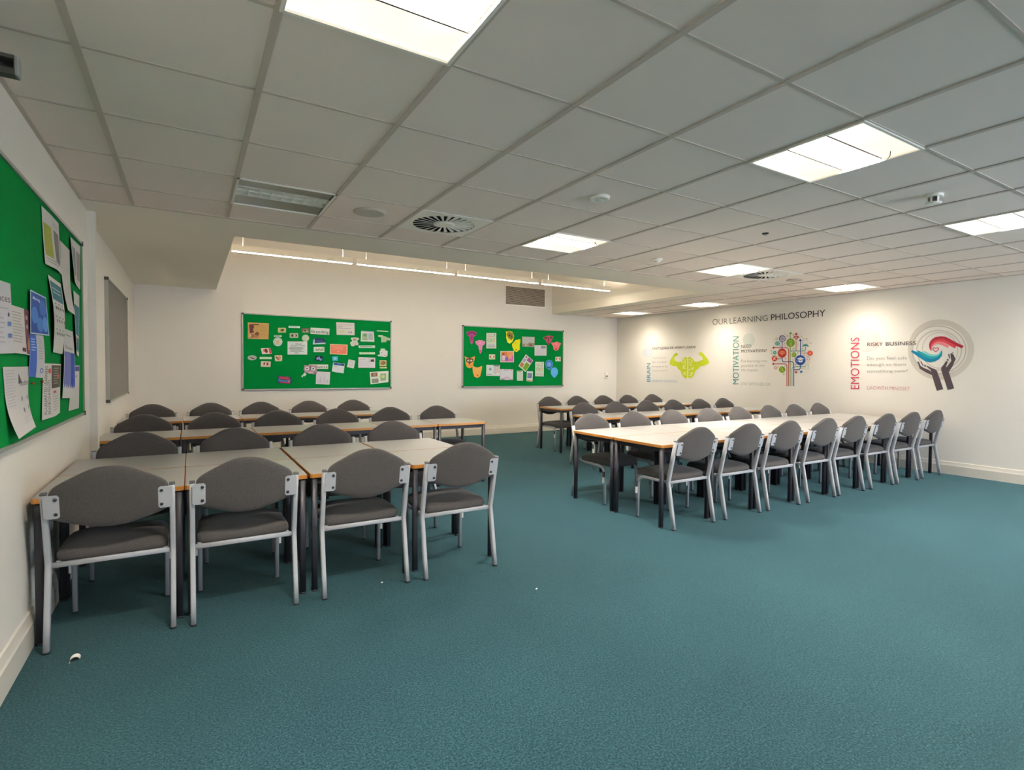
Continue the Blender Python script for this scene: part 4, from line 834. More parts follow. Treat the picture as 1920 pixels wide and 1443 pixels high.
PAPERS_B2 = [
 ('animal_head_cutout', 'dark magenta bull head cut-out, top left of the animal board', [(4.8866, 2.0178), (5.1059, 2.0273), (5.108, 1.7567), (4.8884, 1.7501)], '#b44a8c', [('e', 0.5, 0.12, 0.25, 0.08, '#8a3470'), ('e', 0.2, 0.2, 0.1, 0.08, '#7d2f60'), ('e', 0.82, 0.2, 0.1, 0.08, '#7d2f60'), ('r', 0.42, 0.35, 0.6, 0.65, '#9c3c78'), ('e', 0.48, 0.85, 0.1, 0.06, '#c95f84')], {'shape': [(0, 0.08), (0.2, 0.06), (0.35, 0), (0.65, 0), (0.8, 0.06), (1, 0.1), (0.95, 0.3), (0.72, 0.42), (0.66, 0.8), (0.5, 1), (0.4, 0.82), (0.3, 0.42), (0.08, 0.3)]}),
 ('animal_head_cutout', 'plain light pink bull head cut-out overlapping the magenta one', [(5.0754, 1.849), (5.295, 1.8566), (5.2972, 1.5891), (5.0774, 1.5843)], '#e58cba', [('l', 0.35, 0.15, 0.65, 0.3, 2, '#f3bcd8', 0.3), ('p', [(0.38, 0.74), (0.62, 0.74), (0.5, 0.9)], '#c93a78')], {'shape': [(0, 0.08), (0.2, 0.06), (0.35, 0), (0.65, 0), (0.8, 0.06), (1, 0.1), (0.95, 0.3), (0.72, 0.42), (0.66, 0.8), (0.5, 1), (0.4, 0.82), (0.3, 0.42), (0.08, 0.3)], 'lift': 0.003}),
 ('printed_sheet', 'white portrait sheet with yellow ring drawings, upper left of the animal board', [(5.3209, 1.996), (5.5403, 2.0051), (5.5431, 1.7008), (5.3235, 1.695)], '#e3e8da', [('r', 0.08, 0.03, 0.94, 0.97, '#d5dcc8'), ('e', 0.82, 0.12, 0.06, 0.035, '#3f6f52'), ('l', 0.1, 0.12, 0.6, 0.2, 2, '#a4b09a', 0.3), ('r', 0.1, 0.23, 0.88, 0.25, '#d06a5c'), ('e', 0.3, 0.48, 0.2, 0.1, '#8fa06c', 20, 0.75), ('e', 0.68, 0.46, 0.18, 0.1, '#c9b45c', 20, 0.75), ('r', 0.1, 0.74, 0.9, 0.82, '#c9c4d6'), ('r', 0.1, 0.88, 0.9, 0.92, '#7f8fa0')]),
 ('animal_head_cutout', 'yellow pig head cut-out with dark brown scribbled face', [(5.754, 2.0566), (5.9524, 2.0653), (5.9552, 1.8067), (5.7566, 1.8005)], '#e4e03a', [('p', [(0.15, 0.15), (0.45, 0.02), (0.85, 0.2), (0.95, 0.5), (0.7, 0.72), (0.35, 0.6), (0.15, 0.35)], '#857a32'), ('e', 0.45, 0.35, 0.12, 0.08, '#4a3c26'), ('e', 0.7, 0.45, 0.1, 0.08, '#5b4c2a'), ('e', 0.5, 0.85, 0.14, 0.06, '#f2ee52')], {'shape': [(0.02, 0.02), (0.2, 0.08), (0.45, 0), (0.8, 0.1), (1, 0.4), (0.92, 0.7), (0.8, 0.85), (0.5, 1), (0.2, 0.9), (0.08, 0.55), (0.1, 0.25)]}),
 ('animal_head_cutout', 'plain bright yellow pig head cut-out with orange mouth', [(5.9039, 1.8961), (6.1067, 1.9033), (6.1096, 1.6426), (5.9065, 1.6379)], '#eee822', [('l', 0.3, 0.25, 0.6, 0.4, 2, '#d6d040', 0.3), ('e', 0.48, 0.82, 0.08, 0.07, '#c97a22')], {'shape': [(0.45, 0.05), (0.7, 0.04), (0.98, 0), (0.98, 0.25), (0.9, 0.45), (0.92, 0.8), (0.55, 1), (0.25, 0.92), (0.05, 0.6), (0, 0.4), (0.25, 0.2)], 'lift': 0.003}),
 ('printed_sheet', 'grey landscape sheet with a brown photograph strip along its bottom', [(6.1472, 1.9569), (6.4496, 1.9596), (6.4476, 1.7515), (6.1524, 1.7557)], '#c3c6be', [('p', [(0.02, 0.72), (0.4, 0.72), (0.6, 0.56), (0.98, 0.62), (0.98, 0.98), (0.02, 0.96)], '#a8927e'), ('e', 0.3, 0.85, 0.12, 0.08, '#cdbda8'), ('e', 0.7, 0.82, 0.14, 0.1, '#7f6c60')]),
 ('printed_sheet', 'white landscape sheet with grey stamp corner, upper right of the animal board', [(6.4517, 1.7894), (6.7505, 1.7983), (6.7533, 1.582), (6.4543, 1.5761)], '#dbe2e0', [('r', 0.05, 0.06, 0.96, 0.95, '#dcd4da'), ('r', 0.53, 0.06, 0.95, 0.33, '#9aa3a3'), ('l', 0.55, 0.1, 0.9, 0.3, 2, '#6f7a7c', 0.3), ('l', 0.08, 0.75, 0.5, 0.85, 1, '#c3bcc8', 0.3)]),
 ('animal_head_cutout', 'dusky pink fox head cut-out with dark markings, top right of animal board', [(6.6596, 1.9993), (6.934, 2.01), (6.9368, 1.809), (6.6622, 1.8008)], '#d0647c', [('e', 0.25, 0.25, 0.14, 0.12, '#7d4648'), ('e', 0.75, 0.22, 0.14, 0.12, '#7d4648'), ('p', [(0.4, 0.15), (0.6, 0.15), (0.56, 0.7), (0.45, 0.7)], '#b0465c'), ('e', 0.5, 0.85, 0.07, 0.08, '#8c3040')], {'shape': [(0, 0.22), (0.3, 0.06), (0.55, 0), (0.98, 0.1), (0.85, 0.4), (0.72, 0.7), (0.5, 1), (0.38, 0.8), (0.22, 0.5), (0.05, 0.3)]}),
 ('animal_head_cutout', 'plain salmon pink fox head cut-out, right of the dusky fox head', [(6.865, 1.8788), (7.1254, 1.8875), (7.1283, 1.6884), (6.8677, 1.6821)], '#f27c84', [('l', 0.35, 0.2, 0.7, 0.4, 2, '#f8a8aa', 0.3), ('e', 0.5, 0.82, 0.1, 0.09, '#c02f4a')], {'shape': [(0, 0.12), (0.3, 0.1), (0.6, 0), (1, 0.2), (0.82, 0.55), (0.72, 0.9), (0.45, 1), (0.25, 0.85), (0.2, 0.5), (0.05, 0.25)], 'lift': 0.003}),
 ('poster', 'orange and pink illustrated poster with a seated figure', [(5.6397, 1.6499), (5.9524, 1.6575), (5.9548, 1.4329), (5.6418, 1.4287)], '#e9e3d9', [('r', 0.05, 0.05, 0.95, 0.94, '#e88a50'), ('p', [(0.05, 0.6), (0.5, 0.94), (0.05, 0.94)], '#d98aa0'), ('p', [(0.5, 0.94), (0.95, 0.3), (0.95, 0.94)], '#dc72b8'), ('p', [(0.45, 0.05), (0.95, 0.05), (0.95, 0.35), (0.6, 0.7)], '#efa06a'), ('e', 0.22, 0.35, 0.1, 0.16, '#9a4a3c'), ('e', 0.24, 0.6, 0.13, 0.25, '#e2d3e6'), ('e', 0.45, 0.72, 0.12, 0.2, '#8a6cc6'), ('l', 0.62, 0.4, 0.92, 0.75, 5, '#f3b3d8', 0.4)], {'cat': 'poster'}),
 ('picture_card', 'tiny cream card with red marks on the left half of the animal board', [(5.3844, 1.5778), (5.5192, 1.5806), (5.5201, 1.4827), (5.3853, 1.4805)], '#dcd8c0', [('e', 0.22, 0.45, 0.14, 0.22, '#cf5c6c'), ('e', 0.8, 0.45, 0.12, 0.2, '#cf5c6c'), ('r', 0.3, 0.7, 0.9, 0.92, '#b8cf9c'), ('e', 0.5, 0.5, 0.12, 0.16, '#efe9e2')], {'cat': 'card'}),
 ('animal_head_cutout', 'orange cat head cut-out with a dark patterned face', [(4.8509, 1.5385), (5.0698, 1.5428), (5.0716, 1.3026), (4.8526, 1.3009)], '#f0a852', [('p', [(0.15, 0.22), (0.5, 0.14), (0.85, 0.22), (0.88, 0.45), (0.5, 0.62), (0.12, 0.45)], '#7a5540'), ('e', 0.35, 0.38, 0.1, 0.07, '#d9d2c4'), ('e', 0.65, 0.38, 0.1, 0.07, '#d9d2c4'), ('e', 0.47, 0.63, 0.07, 0.05, '#a03f2c'), ('l', 0.3, 0.72, 0.7, 0.85, 2, '#c98838', 0.3)], {'shape': [(0, 0.02), (0.22, 0.12), (0.5, 0.16), (0.78, 0.1), (1, 0.02), (0.98, 0.3), (0.86, 0.62), (0.8, 0.88), (0.5, 1), (0.22, 0.9), (0.08, 0.6), (0.06, 0.3)]}),
 ('animal_head_cutout', 'plain light orange cat head cut-out overlapping the patterned one', [(5.0197, 1.3518), (5.233, 1.3539), (5.2349, 1.1151), (5.0214, 1.1154)], '#fab862', [('l', 0.35, 0.25, 0.65, 0.4, 2, '#fcd090', 0.3), ('e', 0.5, 0.78, 0.09, 0.06, '#d0662c')], {'shape': [(0.05, 0), (0.3, 0.12), (0.6, 0.14), (0.95, 0), (1, 0.12), (0.9, 0.5), (0.8, 0.85), (0.5, 1), (0.2, 0.9), (0.05, 0.55), (0, 0.2)], 'lift': 0.003}),
 ('printed_sheet', 'white sheet split in two with a small grey crest, lower left of animal board', [(5.3248, 1.3729), (5.6298, 1.3713), (5.629, 1.1559), (5.3225, 1.1594)], '#e2ebe6', [('p', [(0.18, 0.4), (0.28, 0.22), (0.4, 0.4), (0.34, 0.5), (0.24, 0.5)], '#8a9a9c'), ('r', 0.54, 0.04, 0.94, 0.12, '#55605c'), ('r', 0.54, 0.16, 0.74, 0.85, '#d6cdd8'), ('r', 0.76, 0.16, 0.94, 0.7, '#e6c8c4'), ('r', 0.06, 0.84, 0.4, 0.89, '#6c7a74')]),
 ('printed_sheet', 'white sheet with dark triangle bunting printed along its top edge', [(5.6375, 1.2923), (5.939, 1.287), (5.9384, 1.0731), (5.6367, 1.0791)], '#e6e2ea', [('p', [(0.05, 0.04), (0.12, 0.04), (0.08, 0.16)], '#4f7a6a'), ('p', [(0.3, 0.04), (0.42, 0.04), (0.36, 0.14)], '#5c5a6c'), ('p', [(0.5, 0.05), (0.6, 0.05), (0.55, 0.18)], '#6a7c8c'), ('p', [(0.78, 0.04), (0.9, 0.04), (0.84, 0.12)], '#5a6a5c'), ('r', 0.33, 0.7, 0.72, 0.9, '#e6bfd0'), ('r', 0.05, 0.9, 0.35, 0.96, '#5c5468'), ('r', 0.72, 0.92, 0.98, 0.97, '#7a708a')]),
 ('poster', 'tilted colourful sheet with green, orange and purple blocks', [(6.2398, 1.5969), (6.4192, 1.4757), (6.2366, 1.235), (6.0645, 1.3598)], '#e6e6e0', [('r', 0.05, 0.05, 0.35, 0.2, '#d8b0b8'), ('r', 0.4, 0.04, 0.95, 0.3, '#9c5a8c'), ('r', 0.05, 0.25, 0.35, 0.55, '#b0a8c8'), ('r', 0.05, 0.62, 0.42, 0.93, '#e2875a'), ('r', 0.48, 0.4, 0.95, 0.93, '#7fae34'), ('e', 0.2, 0.12, 0.08, 0.05, '#6c4a58')], {'cat': 'poster'}),
 ('printed_sheet', 'small plain pale sheet with a scalloped top, bottom middle of animal board', [(6.0305, 1.264), (6.1741, 1.2648), (6.1764, 1.0585), (6.0327, 1.0591)], '#e4e6da', [('r', 0.06, 0.1, 0.94, 0.95, '#d6d8cc'), ('e', 0.15, 0.06, 0.1, 0.05, '#8a7f6c'), ('e', 0.4, 0.06, 0.1, 0.05, '#5f8a5c'), ('e', 0.65, 0.06, 0.1, 0.05, '#9c7a68')]),
 ('printed_sheet', 'small sheet with a blue and purple picture above an orange one', [(6.2706, 1.2527), (6.4175, 1.2484), (6.4064, 1.0424), (6.2625, 1.0494)], '#e6ede8', [('r', 0.1, 0.18, 0.88, 0.7, '#7d86b4'), ('e', 0.35, 0.42, 0.15, 0.1, '#b88aa8'), ('e', 0.65, 0.5, 0.14, 0.1, '#5f86b8'), ('r', 0.06, 0.84, 0.9, 0.98, '#d8a878')]),
 ('printed_sheet', 'white portrait sheet with yellow ring drawings, lower right of the animal board', [(6.474, 1.4475), (6.6915, 1.4466), (6.6877, 1.1447), (6.4746, 1.1511)], '#e3e8da', [('r', 0.08, 0.03, 0.94, 0.97, '#d5dcc8'), ('e', 0.85, 0.11, 0.06, 0.035, '#3f6f52'), ('l', 0.1, 0.14, 0.6, 0.22, 2, '#a4b09a', 0.3), ('r', 0.1, 0.25, 0.88, 0.27, '#d08a7c'), ('e', 0.3, 0.5, 0.2, 0.1, '#8fa06c', 20, 0.75), ('e', 0.68, 0.5, 0.18, 0.1, '#c9b45c', 20, 0.75), ('r', 0.1, 0.84, 0.9, 0.9, '#c9c4d6')]),
 ('paper_cutout', 'patterned blue balloon-shaped cut-out beside the right frame', [(6.7188, 1.4944), (6.9253, 1.4976), (6.9284, 1.2753), (6.7217, 1.2742)], '#5f9fe4', [('e', 0.5, 0.42, 0.4, 0.36, '#3f78bc', 24, 0.75), ('e', 0.5, 0.45, 0.22, 0.2, '#7fb4ee'), ('e', 0.45, 0.75, 0.2, 0.08, '#3a5f94')], {'shape': [(0.5, 0), (0.8, 0.08), (0.98, 0.32), (0.96, 0.6), (0.75, 0.85), (0.5, 1), (0.28, 0.88), (0.05, 0.62), (0.02, 0.32), (0.2, 0.08)]}),
 ('paper_cutout', 'plain light blue balloon-shaped cut-out, lowest at the right of the board', [(6.8566, 1.3381), (7.0579, 1.3398), (7.0611, 1.1147), (6.8597, 1.115)], '#62b4f4', [('l', 0.3, 0.35, 0.7, 0.55, 3, '#8cc8f8', 0.25)], {'shape': [(0.5, 0), (0.8, 0.08), (0.98, 0.32), (0.96, 0.6), (0.75, 0.85), (0.5, 1), (0.28, 0.88), (0.05, 0.62), (0.02, 0.32), (0.2, 0.08)], 'lift': 0.003}),
 ('picture_card', 'tiny cream card with red marks touching the right end of animal board', [(6.9815, 1.5607), (7.1221, 1.5633), (7.1235, 1.4682), (6.9828, 1.4662)], '#dcd8c0', [('e', 0.22, 0.45, 0.14, 0.22, '#cf5c6c'), ('e', 0.8, 0.45, 0.12, 0.2, '#cf5c6c'), ('e', 0.5, 0.5, 0.12, 0.16, '#efe9e2')], {'cat': 'card'}),
]
PAPERS_L = [
 ('leaflet', 'leaflet with olive and grey panels hanging at the top edge of the left board', [(-0.7863, 2.0986), (-0.382, 2.1017), (-0.3474, 1.8213), (-0.7536, 1.8175)], '#d3d0cb', [('r', 0.05, 0.25, 0.42, 0.82, '#a9ae4c'), ('r', 0.55, 0.25, 0.92, 0.84, '#86827a'), ('r', 0.5, 0.1, 0.9, 0.2, '#c7c2c0'), ('l', 0.1, 0.86, 0.85, 0.96, 2, '#a79f98', 0.3)], {'curl': ('wave', 0.018), 'cat': 'leaflet'}),
 ('blank_sheet', 'blank white tall sheet with its lower end curling off the left board', [(-0.3489, 2.0137), (-0.0729, 2.0085), (-0.0732, 1.6132), (-0.2982, 1.6248)], '#cfcac4', [], {'curl': ('bottom', 0.05)}),
 ('leaflet', 'leaflet with two grey photographs beside the top right corner of left board', [(-0.0656, 2.0934), (0.3072, 2.1038), (0.2802, 1.8091), (-0.0408, 1.8274)], '#d0cdc8', [('r', 0.08, 0.18, 0.45, 0.82, '#8f939b'), ('r', 0.55, 0.2, 0.95, 0.84, '#9b958f'), ('l', 0.1, 0.88, 0.9, 0.97, 2, '#b08f8f', 0.3)], {'curl': ('left', 0.03), 'cat': 'leaflet'}),
 ('leaflet', 'tall leaflet with a teal header and rows of small black icons', [(-0.6718, 1.7744), (-0.3519, 1.7672), (-0.3736, 1.3669), (-0.614, 1.3739)], '#d9d6cf', [('r', 0.05, 0.06, 0.95, 0.3, '#3f8088'), ('l', 0.12, 0.14, 0.85, 0.24, 2, '#b9d2d2', 0.25), ('r', 0.12, 0.34, 0.25, 0.35, '#55524f'), ('r', 0.12, 0.51, 0.25, 0.52, '#55524f'), ('r', 0.12, 0.68, 0.25, 0.69, '#55524f'), ('r', 0.4, 0.34, 0.53, 0.35, '#55524f'), ('r', 0.4, 0.51, 0.53, 0.52, '#55524f'), ('r', 0.4, 0.68, 0.53, 0.69, '#55524f'), ('r', 0.68, 0.34, 0.81, 0.35, '#55524f'), ('r', 0.68, 0.51, 0.81, 0.52, '#55524f'), ('r', 0.68, 0.68, 0.81, 0.69, '#55524f'), ('e', 0.2, 0.4, 0.035, 0.022, '#6d6a66'), ('e', 0.2, 0.5700000000000001, 0.035, 0.022, '#6d6a66'), ('e', 0.2, 0.74, 0.035, 0.022, '#6d6a66'), ('e', 0.34, 0.4, 0.035, 0.022, '#6d6a66'), ('e', 0.34, 0.5700000000000001, 0.035, 0.022, '#6d6a66'), ('e', 0.34, 0.74, 0.035, 0.022, '#6d6a66'), ('e', 0.48000000000000004, 0.4, 0.035, 0.022, '#6d6a66'), ('e', 0.48000000000000004, 0.5700000000000001, 0.035, 0.022, '#6d6a66'), ('e', 0.48000000000000004, 0.74, 0.035, 0.022, '#6d6a66'), ('e', 0.6200000000000001, 0.4, 0.035, 0.022, '#6d6a66'), ('e', 0.6200000000000001, 0.5700000000000001, 0.035, 0.022, '#6d6a66'), ('e', 0.6200000000000001, 0.74, 0.035, 0.022, '#6d6a66'), ('e', 0.76, 0.4, 0.035, 0.022, '#6d6a66'), ('e', 0.76, 0.5700000000000001, 0.035, 0.022, '#6d6a66'), ('e', 0.76, 0.74, 0.035, 0.022, '#6d6a66')], {'curl': ('bow', 0.03), 'cat': 'leaflet'}),
 ('leaflet', 'narrow leaflet with a teal block against the right end of left board', [(0.0106, 1.7727), (0.244, 1.7665), (0.1913, 1.3614), (0.0049, 1.383)], '#d3d0cb', [('r', 0.05, 0.2, 0.95, 0.68, '#2f7488'), ('r', 0.05, 0.72, 0.95, 0.93, '#3a7f90'), ('p', [(0.05, 0.75), (0.5, 0.7), (0.3, 0.92), (0.05, 0.92)], '#b08a62')], {'curl': ('left', 0.025), 'cat': 'leaflet'}),
 ('poster', 'bright blue poster with overlapping circles on the left board', [(-1.0739, 1.6494), (-0.7854, 1.6437), (-0.782, 1.4532), (-1.0851, 1.4485)], '#c6d0df', [('r', 0.03, 0.03, 0.97, 0.97, '#2f57a8'), ('e', 0.25, 0.55, 0.2, 0.2, '#4f86d0'), ('e', 0.55, 0.75, 0.18, 0.18, '#4c82ca'), ('e', 0.72, 0.32, 0.2, 0.2, '#3f72c0'), ('e', 0.82, 0.72, 0.14, 0.2, '#5f93d6'), ('t', 'Moving', 0.12, 0.12, 0.55, 0.22, '#dfe6f2', 0.01)], {'curl': ('right', 0.02), 'lift': 0.009, 'cat': 'poster'}),
 ('leaflet', 'white leaflet with grey text lines and a maroon right stripe', [(-1.3732, 1.5523), (-1.0698, 1.5536), (-1.0583, 1.3488), (-1.3869, 1.3566)], '#d6cfcb', [('r', 0.7, 0.0, 1, 0.98, '#7a4a55'), ('l', 0.08, 0.12, 0.6, 0.8, 11, '#a8a3a0', 0.28), ('e', 0.82, 0.18, 0.07, 0.05, '#b49aa2'), ('e', 0.82, 0.38, 0.07, 0.05, '#b49aa2'), ('p', [(0.78, 0.75), (0.86, 0.62), (0.94, 0.85), (0.8, 0.92)], '#c8863c'), ('r', 0.45, 0.86, 0.62, 0.94, '#7a4a66')], {'curl': ('wave', 0.012), 'cat': 'leaflet'}),
 ('leaflet', 'white leaflet cut by the left edge of the photo, reading spaces', [(-1.6802, 1.6271), (-1.3704, 1.6361), (-1.3841, 1.3532), (-1.6919, 1.3433)], '#d0ccd0', [('t', 'spaces', 0.25, 0.21, 0.96, 0.31, '#5c5656'), ('l', 0.3, 0.36, 0.95, 0.45, 1, '#b6b2b4', 0.2), ('r', 0.82, 0.55, 0.95, 0.61, '#6c86b8'), ('r', 0.82, 0.72, 0.95, 0.78, '#6c86b8'), ('e', 0.86, 0.45, 0.03, 0.03, '#55505a'), ('l', 0.3, 0.5, 0.75, 0.9, 6, '#b3b0ba', 0.25)], {'curl': ('right', 0.02), 'cat': 'leaflet'}),
 ('leaflet', 'white sheet with a blue left column hanging under the blue poster', [(-1.0739, 1.4471), (-0.7958, 1.4515), (-0.8168, 1.2405), (-1.1107, 1.2523)], '#d2cfd2', [('r', 0.0, 0.0, 0.45, 1, '#3f66c0'), ('l', 0.08, 0.1, 0.4, 0.42, 5, '#a9c2ea', 0.4), ('l', 0.55, 0.08, 0.92, 0.6, 9, '#aaa8a8', 0.25), ('e', 0.8, 0.83, 0.12, 0.06, '#6c8ad0', 20, 0.6)], {'curl': ('bow', 0.01), 'cat': 'leaflet'}),
 ('poster', 'tall poster, white above and deep blue below, with a ragged lower edge', [(-0.3432, 1.5181), (-0.0545, 1.5116), (-0.0346, 1.099), (-0.4117, 1.1188)], '#d3d1cf', [('r', 0.02, 0.33, 0.95, 0.8, '#6f78b4'), ('r', 0.62, 0.33, 0.97, 0.8, '#2f55b8'), ('p', [(0.02, 0.795), (0.175, 0.795), (0.06, 0.86)], '#6f78b4'), ('p', [(0.175, 0.795), (0.32999999999999996, 0.795), (0.215, 0.86)], '#6f78b4'), ('p', [(0.33, 0.795), (0.485, 0.795), (0.37, 0.86)], '#6f78b4'), ('p', [(0.485, 0.795), (0.6399999999999999, 0.795), (0.5249999999999999, 0.86)], '#6f78b4'), ('p', [(0.64, 0.795), (0.7949999999999999, 0.795), (0.6799999999999999, 0.86)], '#2f55b8'), ('p', [(0.795, 0.795), (0.95, 0.795), (0.835, 0.86)], '#2f55b8'), ('l', 0.15, 0.08, 0.8, 0.14, 1, '#9c9a9a', 0.3), ('t', 'Routes', 0.08, 0.24, 0.8, 0.29, '#77736f')], {'curl': ('bow', 0.012), 'lift': 0.008, 'cat': 'poster'}),
 ('poster', 'white poster with sideways black heading ACCELERATED LEARNING', [(-0.7974, 1.3143), (-0.3782, 1.3108), (-0.4696, 1.0408), (-0.886, 1.0346)], '#d6d2cd', [('t', 'ACCELERATED LEARNING', 0.07, 0.05, 0.2, 0.93, '#4a4546', 0.0, True), ('t', 'ENVIRONMENTS', 0.24, 0.3, 0.33, 0.93, '#4f4a4a', 0.0, True), ('r', 0.38, 0.03, 0.97, 0.47, '#5c5348'), ('l', 0.48, 0.08, 0.85, 0.42, 7, '#a59c90', 0.3), ('e', 0.82, 0.25, 0.08, 0.05, '#c95c55'), ('e', 0.28, 0.14, 0.06, 0.05, '#cf5a55'), ('r', 0.45, 0.52, 0.62, 0.56, '#d0605a'), ('l', 0.42, 0.62, 0.85, 0.92, 6, '#b0a9a4', 0.25)], {'curl': ('wave', 0.02), 'cat': 'poster'}),
 ('leaflet', 'double white sheet with a dark triangle logo hanging loose at lower left', [(-1.4808, 1.2976), (-1.0849, 1.2986), (-1.1493, 1.0281), (-1.4263, 1.0063)], '#d3cdca', [('p', [(0.55, 0.1), (0.72, 0.26), (0.55, 0.26)], '#4f4a50'), ('t', 'Student', 0.6, 0.2, 0.98, 0.3, '#77717a'), ('l', 0.06, 0.05, 0.42, 0.6, 13, '#b3aeb6', 0.22), ('e', 0.68, 0.5, 0.03, 0.04, '#8f8a94'), ('e', 0.7, 0.68, 0.03, 0.04, '#77727f'), ('e', 0.92, 0.5, 0.02, 0.04, '#8f8a94'), ('e', 0.92, 0.66, 0.02, 0.04, '#8f8a94'), ('l', 0.55, 0.78, 0.9, 0.9, 3, '#c3bfc6', 0.25)], {'curl': ('bottom', 0.07), 'cat': 'leaflet'}),
 ('leaflet', 'narrow white sheet with a purple header at lower right of left board', [(-0.0379, 1.3022), (0.2097, 1.3021), (0.1606, 1.024), (-0.1909, 1.0299)], '#d3cfcc', [('r', 0.1, 0.02, 0.97, 0.13, '#57508c'), ('e', 0.55, 0.25, 0.05, 0.03, '#55505a'), ('e', 0.4, 0.5, 0.05, 0.02, '#8f8a8f'), ('e', 0.35, 0.66, 0.05, 0.02, '#8f8a8f')], {'curl': ('left', 0.002), 'cat': 'leaflet'}),
]
make_papers(PAPERS_B1, on_back, 'papers on the Breeding and Genetics board')
make_papers(PAPERS_B2, on_back, 'papers on the animal head board')
make_papers(PAPERS_L, on_left, 'papers on the left wall board')
WALL_TEXT = []
WALL_TEXT.append(('wall_heading', 'large black heading OUR LEARNING PHILOSOPHY on the right wall', '#2e2a28', [('OUR', [(2.3807, 2.2619), (2.0543, 2.2478), (2.0518, 2.1471), (2.378, 2.15)], -0.015, False), ('LEARNING', [(2.0077, 2.2543), (1.2676, 2.2451), (1.2652, 2.1514), (2.0051, 2.15)], -0.015, False), ('PHILOSOPHY', [(1.2051, 2.2532), (0.3065, 2.2533), (0.3037, 2.1493), (1.2025, 2.1507)], 0.0, False)]))
WALL_TEXT.append(('wall_lettering', 'blue sideways word BRAIN on the right wall', '#4f97b8', [('BRAIN', [(4.0463, 1.4481), (3.94, 1.4477), (3.9308, 1.0501), (4.0371, 1.0473)], -0.006, True)]))
WALL_TEXT.append(('wall_lettering', "black line reading CAN'T LEARN OR WON'T LEARN? above the green brain", '#57514f', [("CAN'T LEARN", [(3.9109, 1.7829), (3.4387, 1.7747), (3.4376, 1.7272), (3.9096, 1.7279)], 0.0, False), ('OR', [(3.4098, 1.7762), (3.3155, 1.7766), (3.3144, 1.7311), (3.4086, 1.7288)], 0.0, False), ("WON'T LEARN?", [(3.2821, 1.7787), (2.754, 1.7807), (2.7528, 1.7297), (3.281, 1.731)], 0.01, False)]))
WALL_TEXT.append(('wall_lettering', 'four faint grey lines of writing beside the word BRAIN', '#99908e', [('Your brain is', [(3.8893, 1.5748), (3.5143, 1.5737), (3.5135, 1.5402), (3.8885, 1.5378)], -0.012, False), ('like a muscle', [(3.8873, 1.4886), (3.4861, 1.4882), (3.4853, 1.4539), (3.8865, 1.4516)], -0.012, False), ('It needs to be', [(3.8852, 1.3966), (3.461, 1.3982), (3.46, 1.3584), (3.8843, 1.3555)], -0.012, False), ('used to grow', [(3.8831, 1.3038), (3.4662, 1.3091), (3.4652, 1.2693), (3.8821, 1.2627)], -0.012, False)]))
WALL_TEXT.append(('wall_lettering', 'faint blue line of writing below the green brain', '#93abc4', [('EXERCISE IS ESSENTIAL', [(3.8783, 1.0959), (3.1885, 1.0984), (3.1875, 1.0571), (3.8773, 1.0531)], -0.012, False)]))
WALL_TEXT.append(('wall_lettering', 'teal sideways word MOTIVATION on the right wall', '#489692', [('MOTIVATION', [(1.9368, 1.9183), (1.8136, 1.9126), (1.7921, 1.0629), (1.9152, 1.0593)], -0.006, True)]))
WALL_TEXT.append(('wall_lettering', 'black writing NEED MOTIVATION? beside the icon tree', '#4a4542', [('NEED', [(1.7603, 1.757), (1.5629, 1.7583), (1.5616, 1.7081), (1.7589, 1.7039)], -0.01, False), ('MOTIVATION?', [(1.7582, 1.6744), (1.2732, 1.6736), (1.272, 1.6247), (1.7569, 1.6233)], 0, False)]))
WALL_TEXT.append(('wall_lettering', 'faint grey writing beginning Put learning into beside the icon tree', '#8f8782', [('Put learning into', [(1.7537, 1.4974), (1.2584, 1.4929), (1.2571, 1.4441), (1.7521, 1.4345)], -0.012, False), ('practice to see', [(1.7517, 1.4187), (1.3015, 1.4178), (1.3003, 1.3725), (1.75, 1.3518)], -0.012, False), ('the impact', [(1.7496, 1.3361), (1.4307, 1.3417), (1.4292, 1.2805), (1.7484, 1.2869)], -0.012, False)]))
WALL_TEXT.append(('wall_lettering', 'grey-green line reading STAY SWITCHED ON below the paragraph', '#5c7872', [('STAY SWITCHED ON', [(1.748, 1.0958), (1.1955, 1.1015), (1.1943, 1.0547), (1.7469, 1.0485)], -0.02, False)]))
WALL_TEXT.append(('wall_lettering', 'red sideways word EMOTIONS on the right wall', '#cf3f5c', [('EMOTIONS', [(-0.0736, 1.8089), (-0.1923, 1.8037), (-0.2127, 1.0538), (-0.0942, 1.0494)], -0.006, True)]))
WALL_TEXT.append(('wall_lettering', 'black line reading RISKY BUSINESS left of the hands graphic', '#433c3c', [('RISKY', [(-0.3033, 1.7256), (-0.5062, 1.7229), (-0.5076, 1.6736), (-0.3048, 1.6728)], 0, False), ('BUSINESS', [(-0.541, 1.724), (-0.9069, 1.7227), (-0.9083, 1.6723), (-0.5424, 1.6737)], 0, False)]))
WALL_TEXT.append(('wall_lettering', 'grey writing beginning Do you feel safe left of the hands graphic', '#8f8784', [('Do you feel safe', [(-0.3033, 1.524), (-0.8099, 1.5192), (-0.8113, 1.4693), (-0.305, 1.4628)], -0.012, False), ('enough to learn', [(-0.3058, 1.4327), (-0.7975, 1.4308), (-0.7989, 1.3831), (-0.3075, 1.3715)], -0.012, False), ('something new?', [(-0.3085, 1.3354), (-0.8198, 1.3434), (-0.8211, 1.2958), (-0.31, 1.2801)], -0.012, False)]))
WALL_TEXT.append(('wall_lettering', 'red line reading GROWTH MINDSET below the grey paragraph', '#c05262', [('GROWTH MINDSET', [(-0.3149, 1.0998), (-0.853, 1.1062), (-0.8544, 1.0565), (-0.3162, 1.0517)], -0.02, False)]))
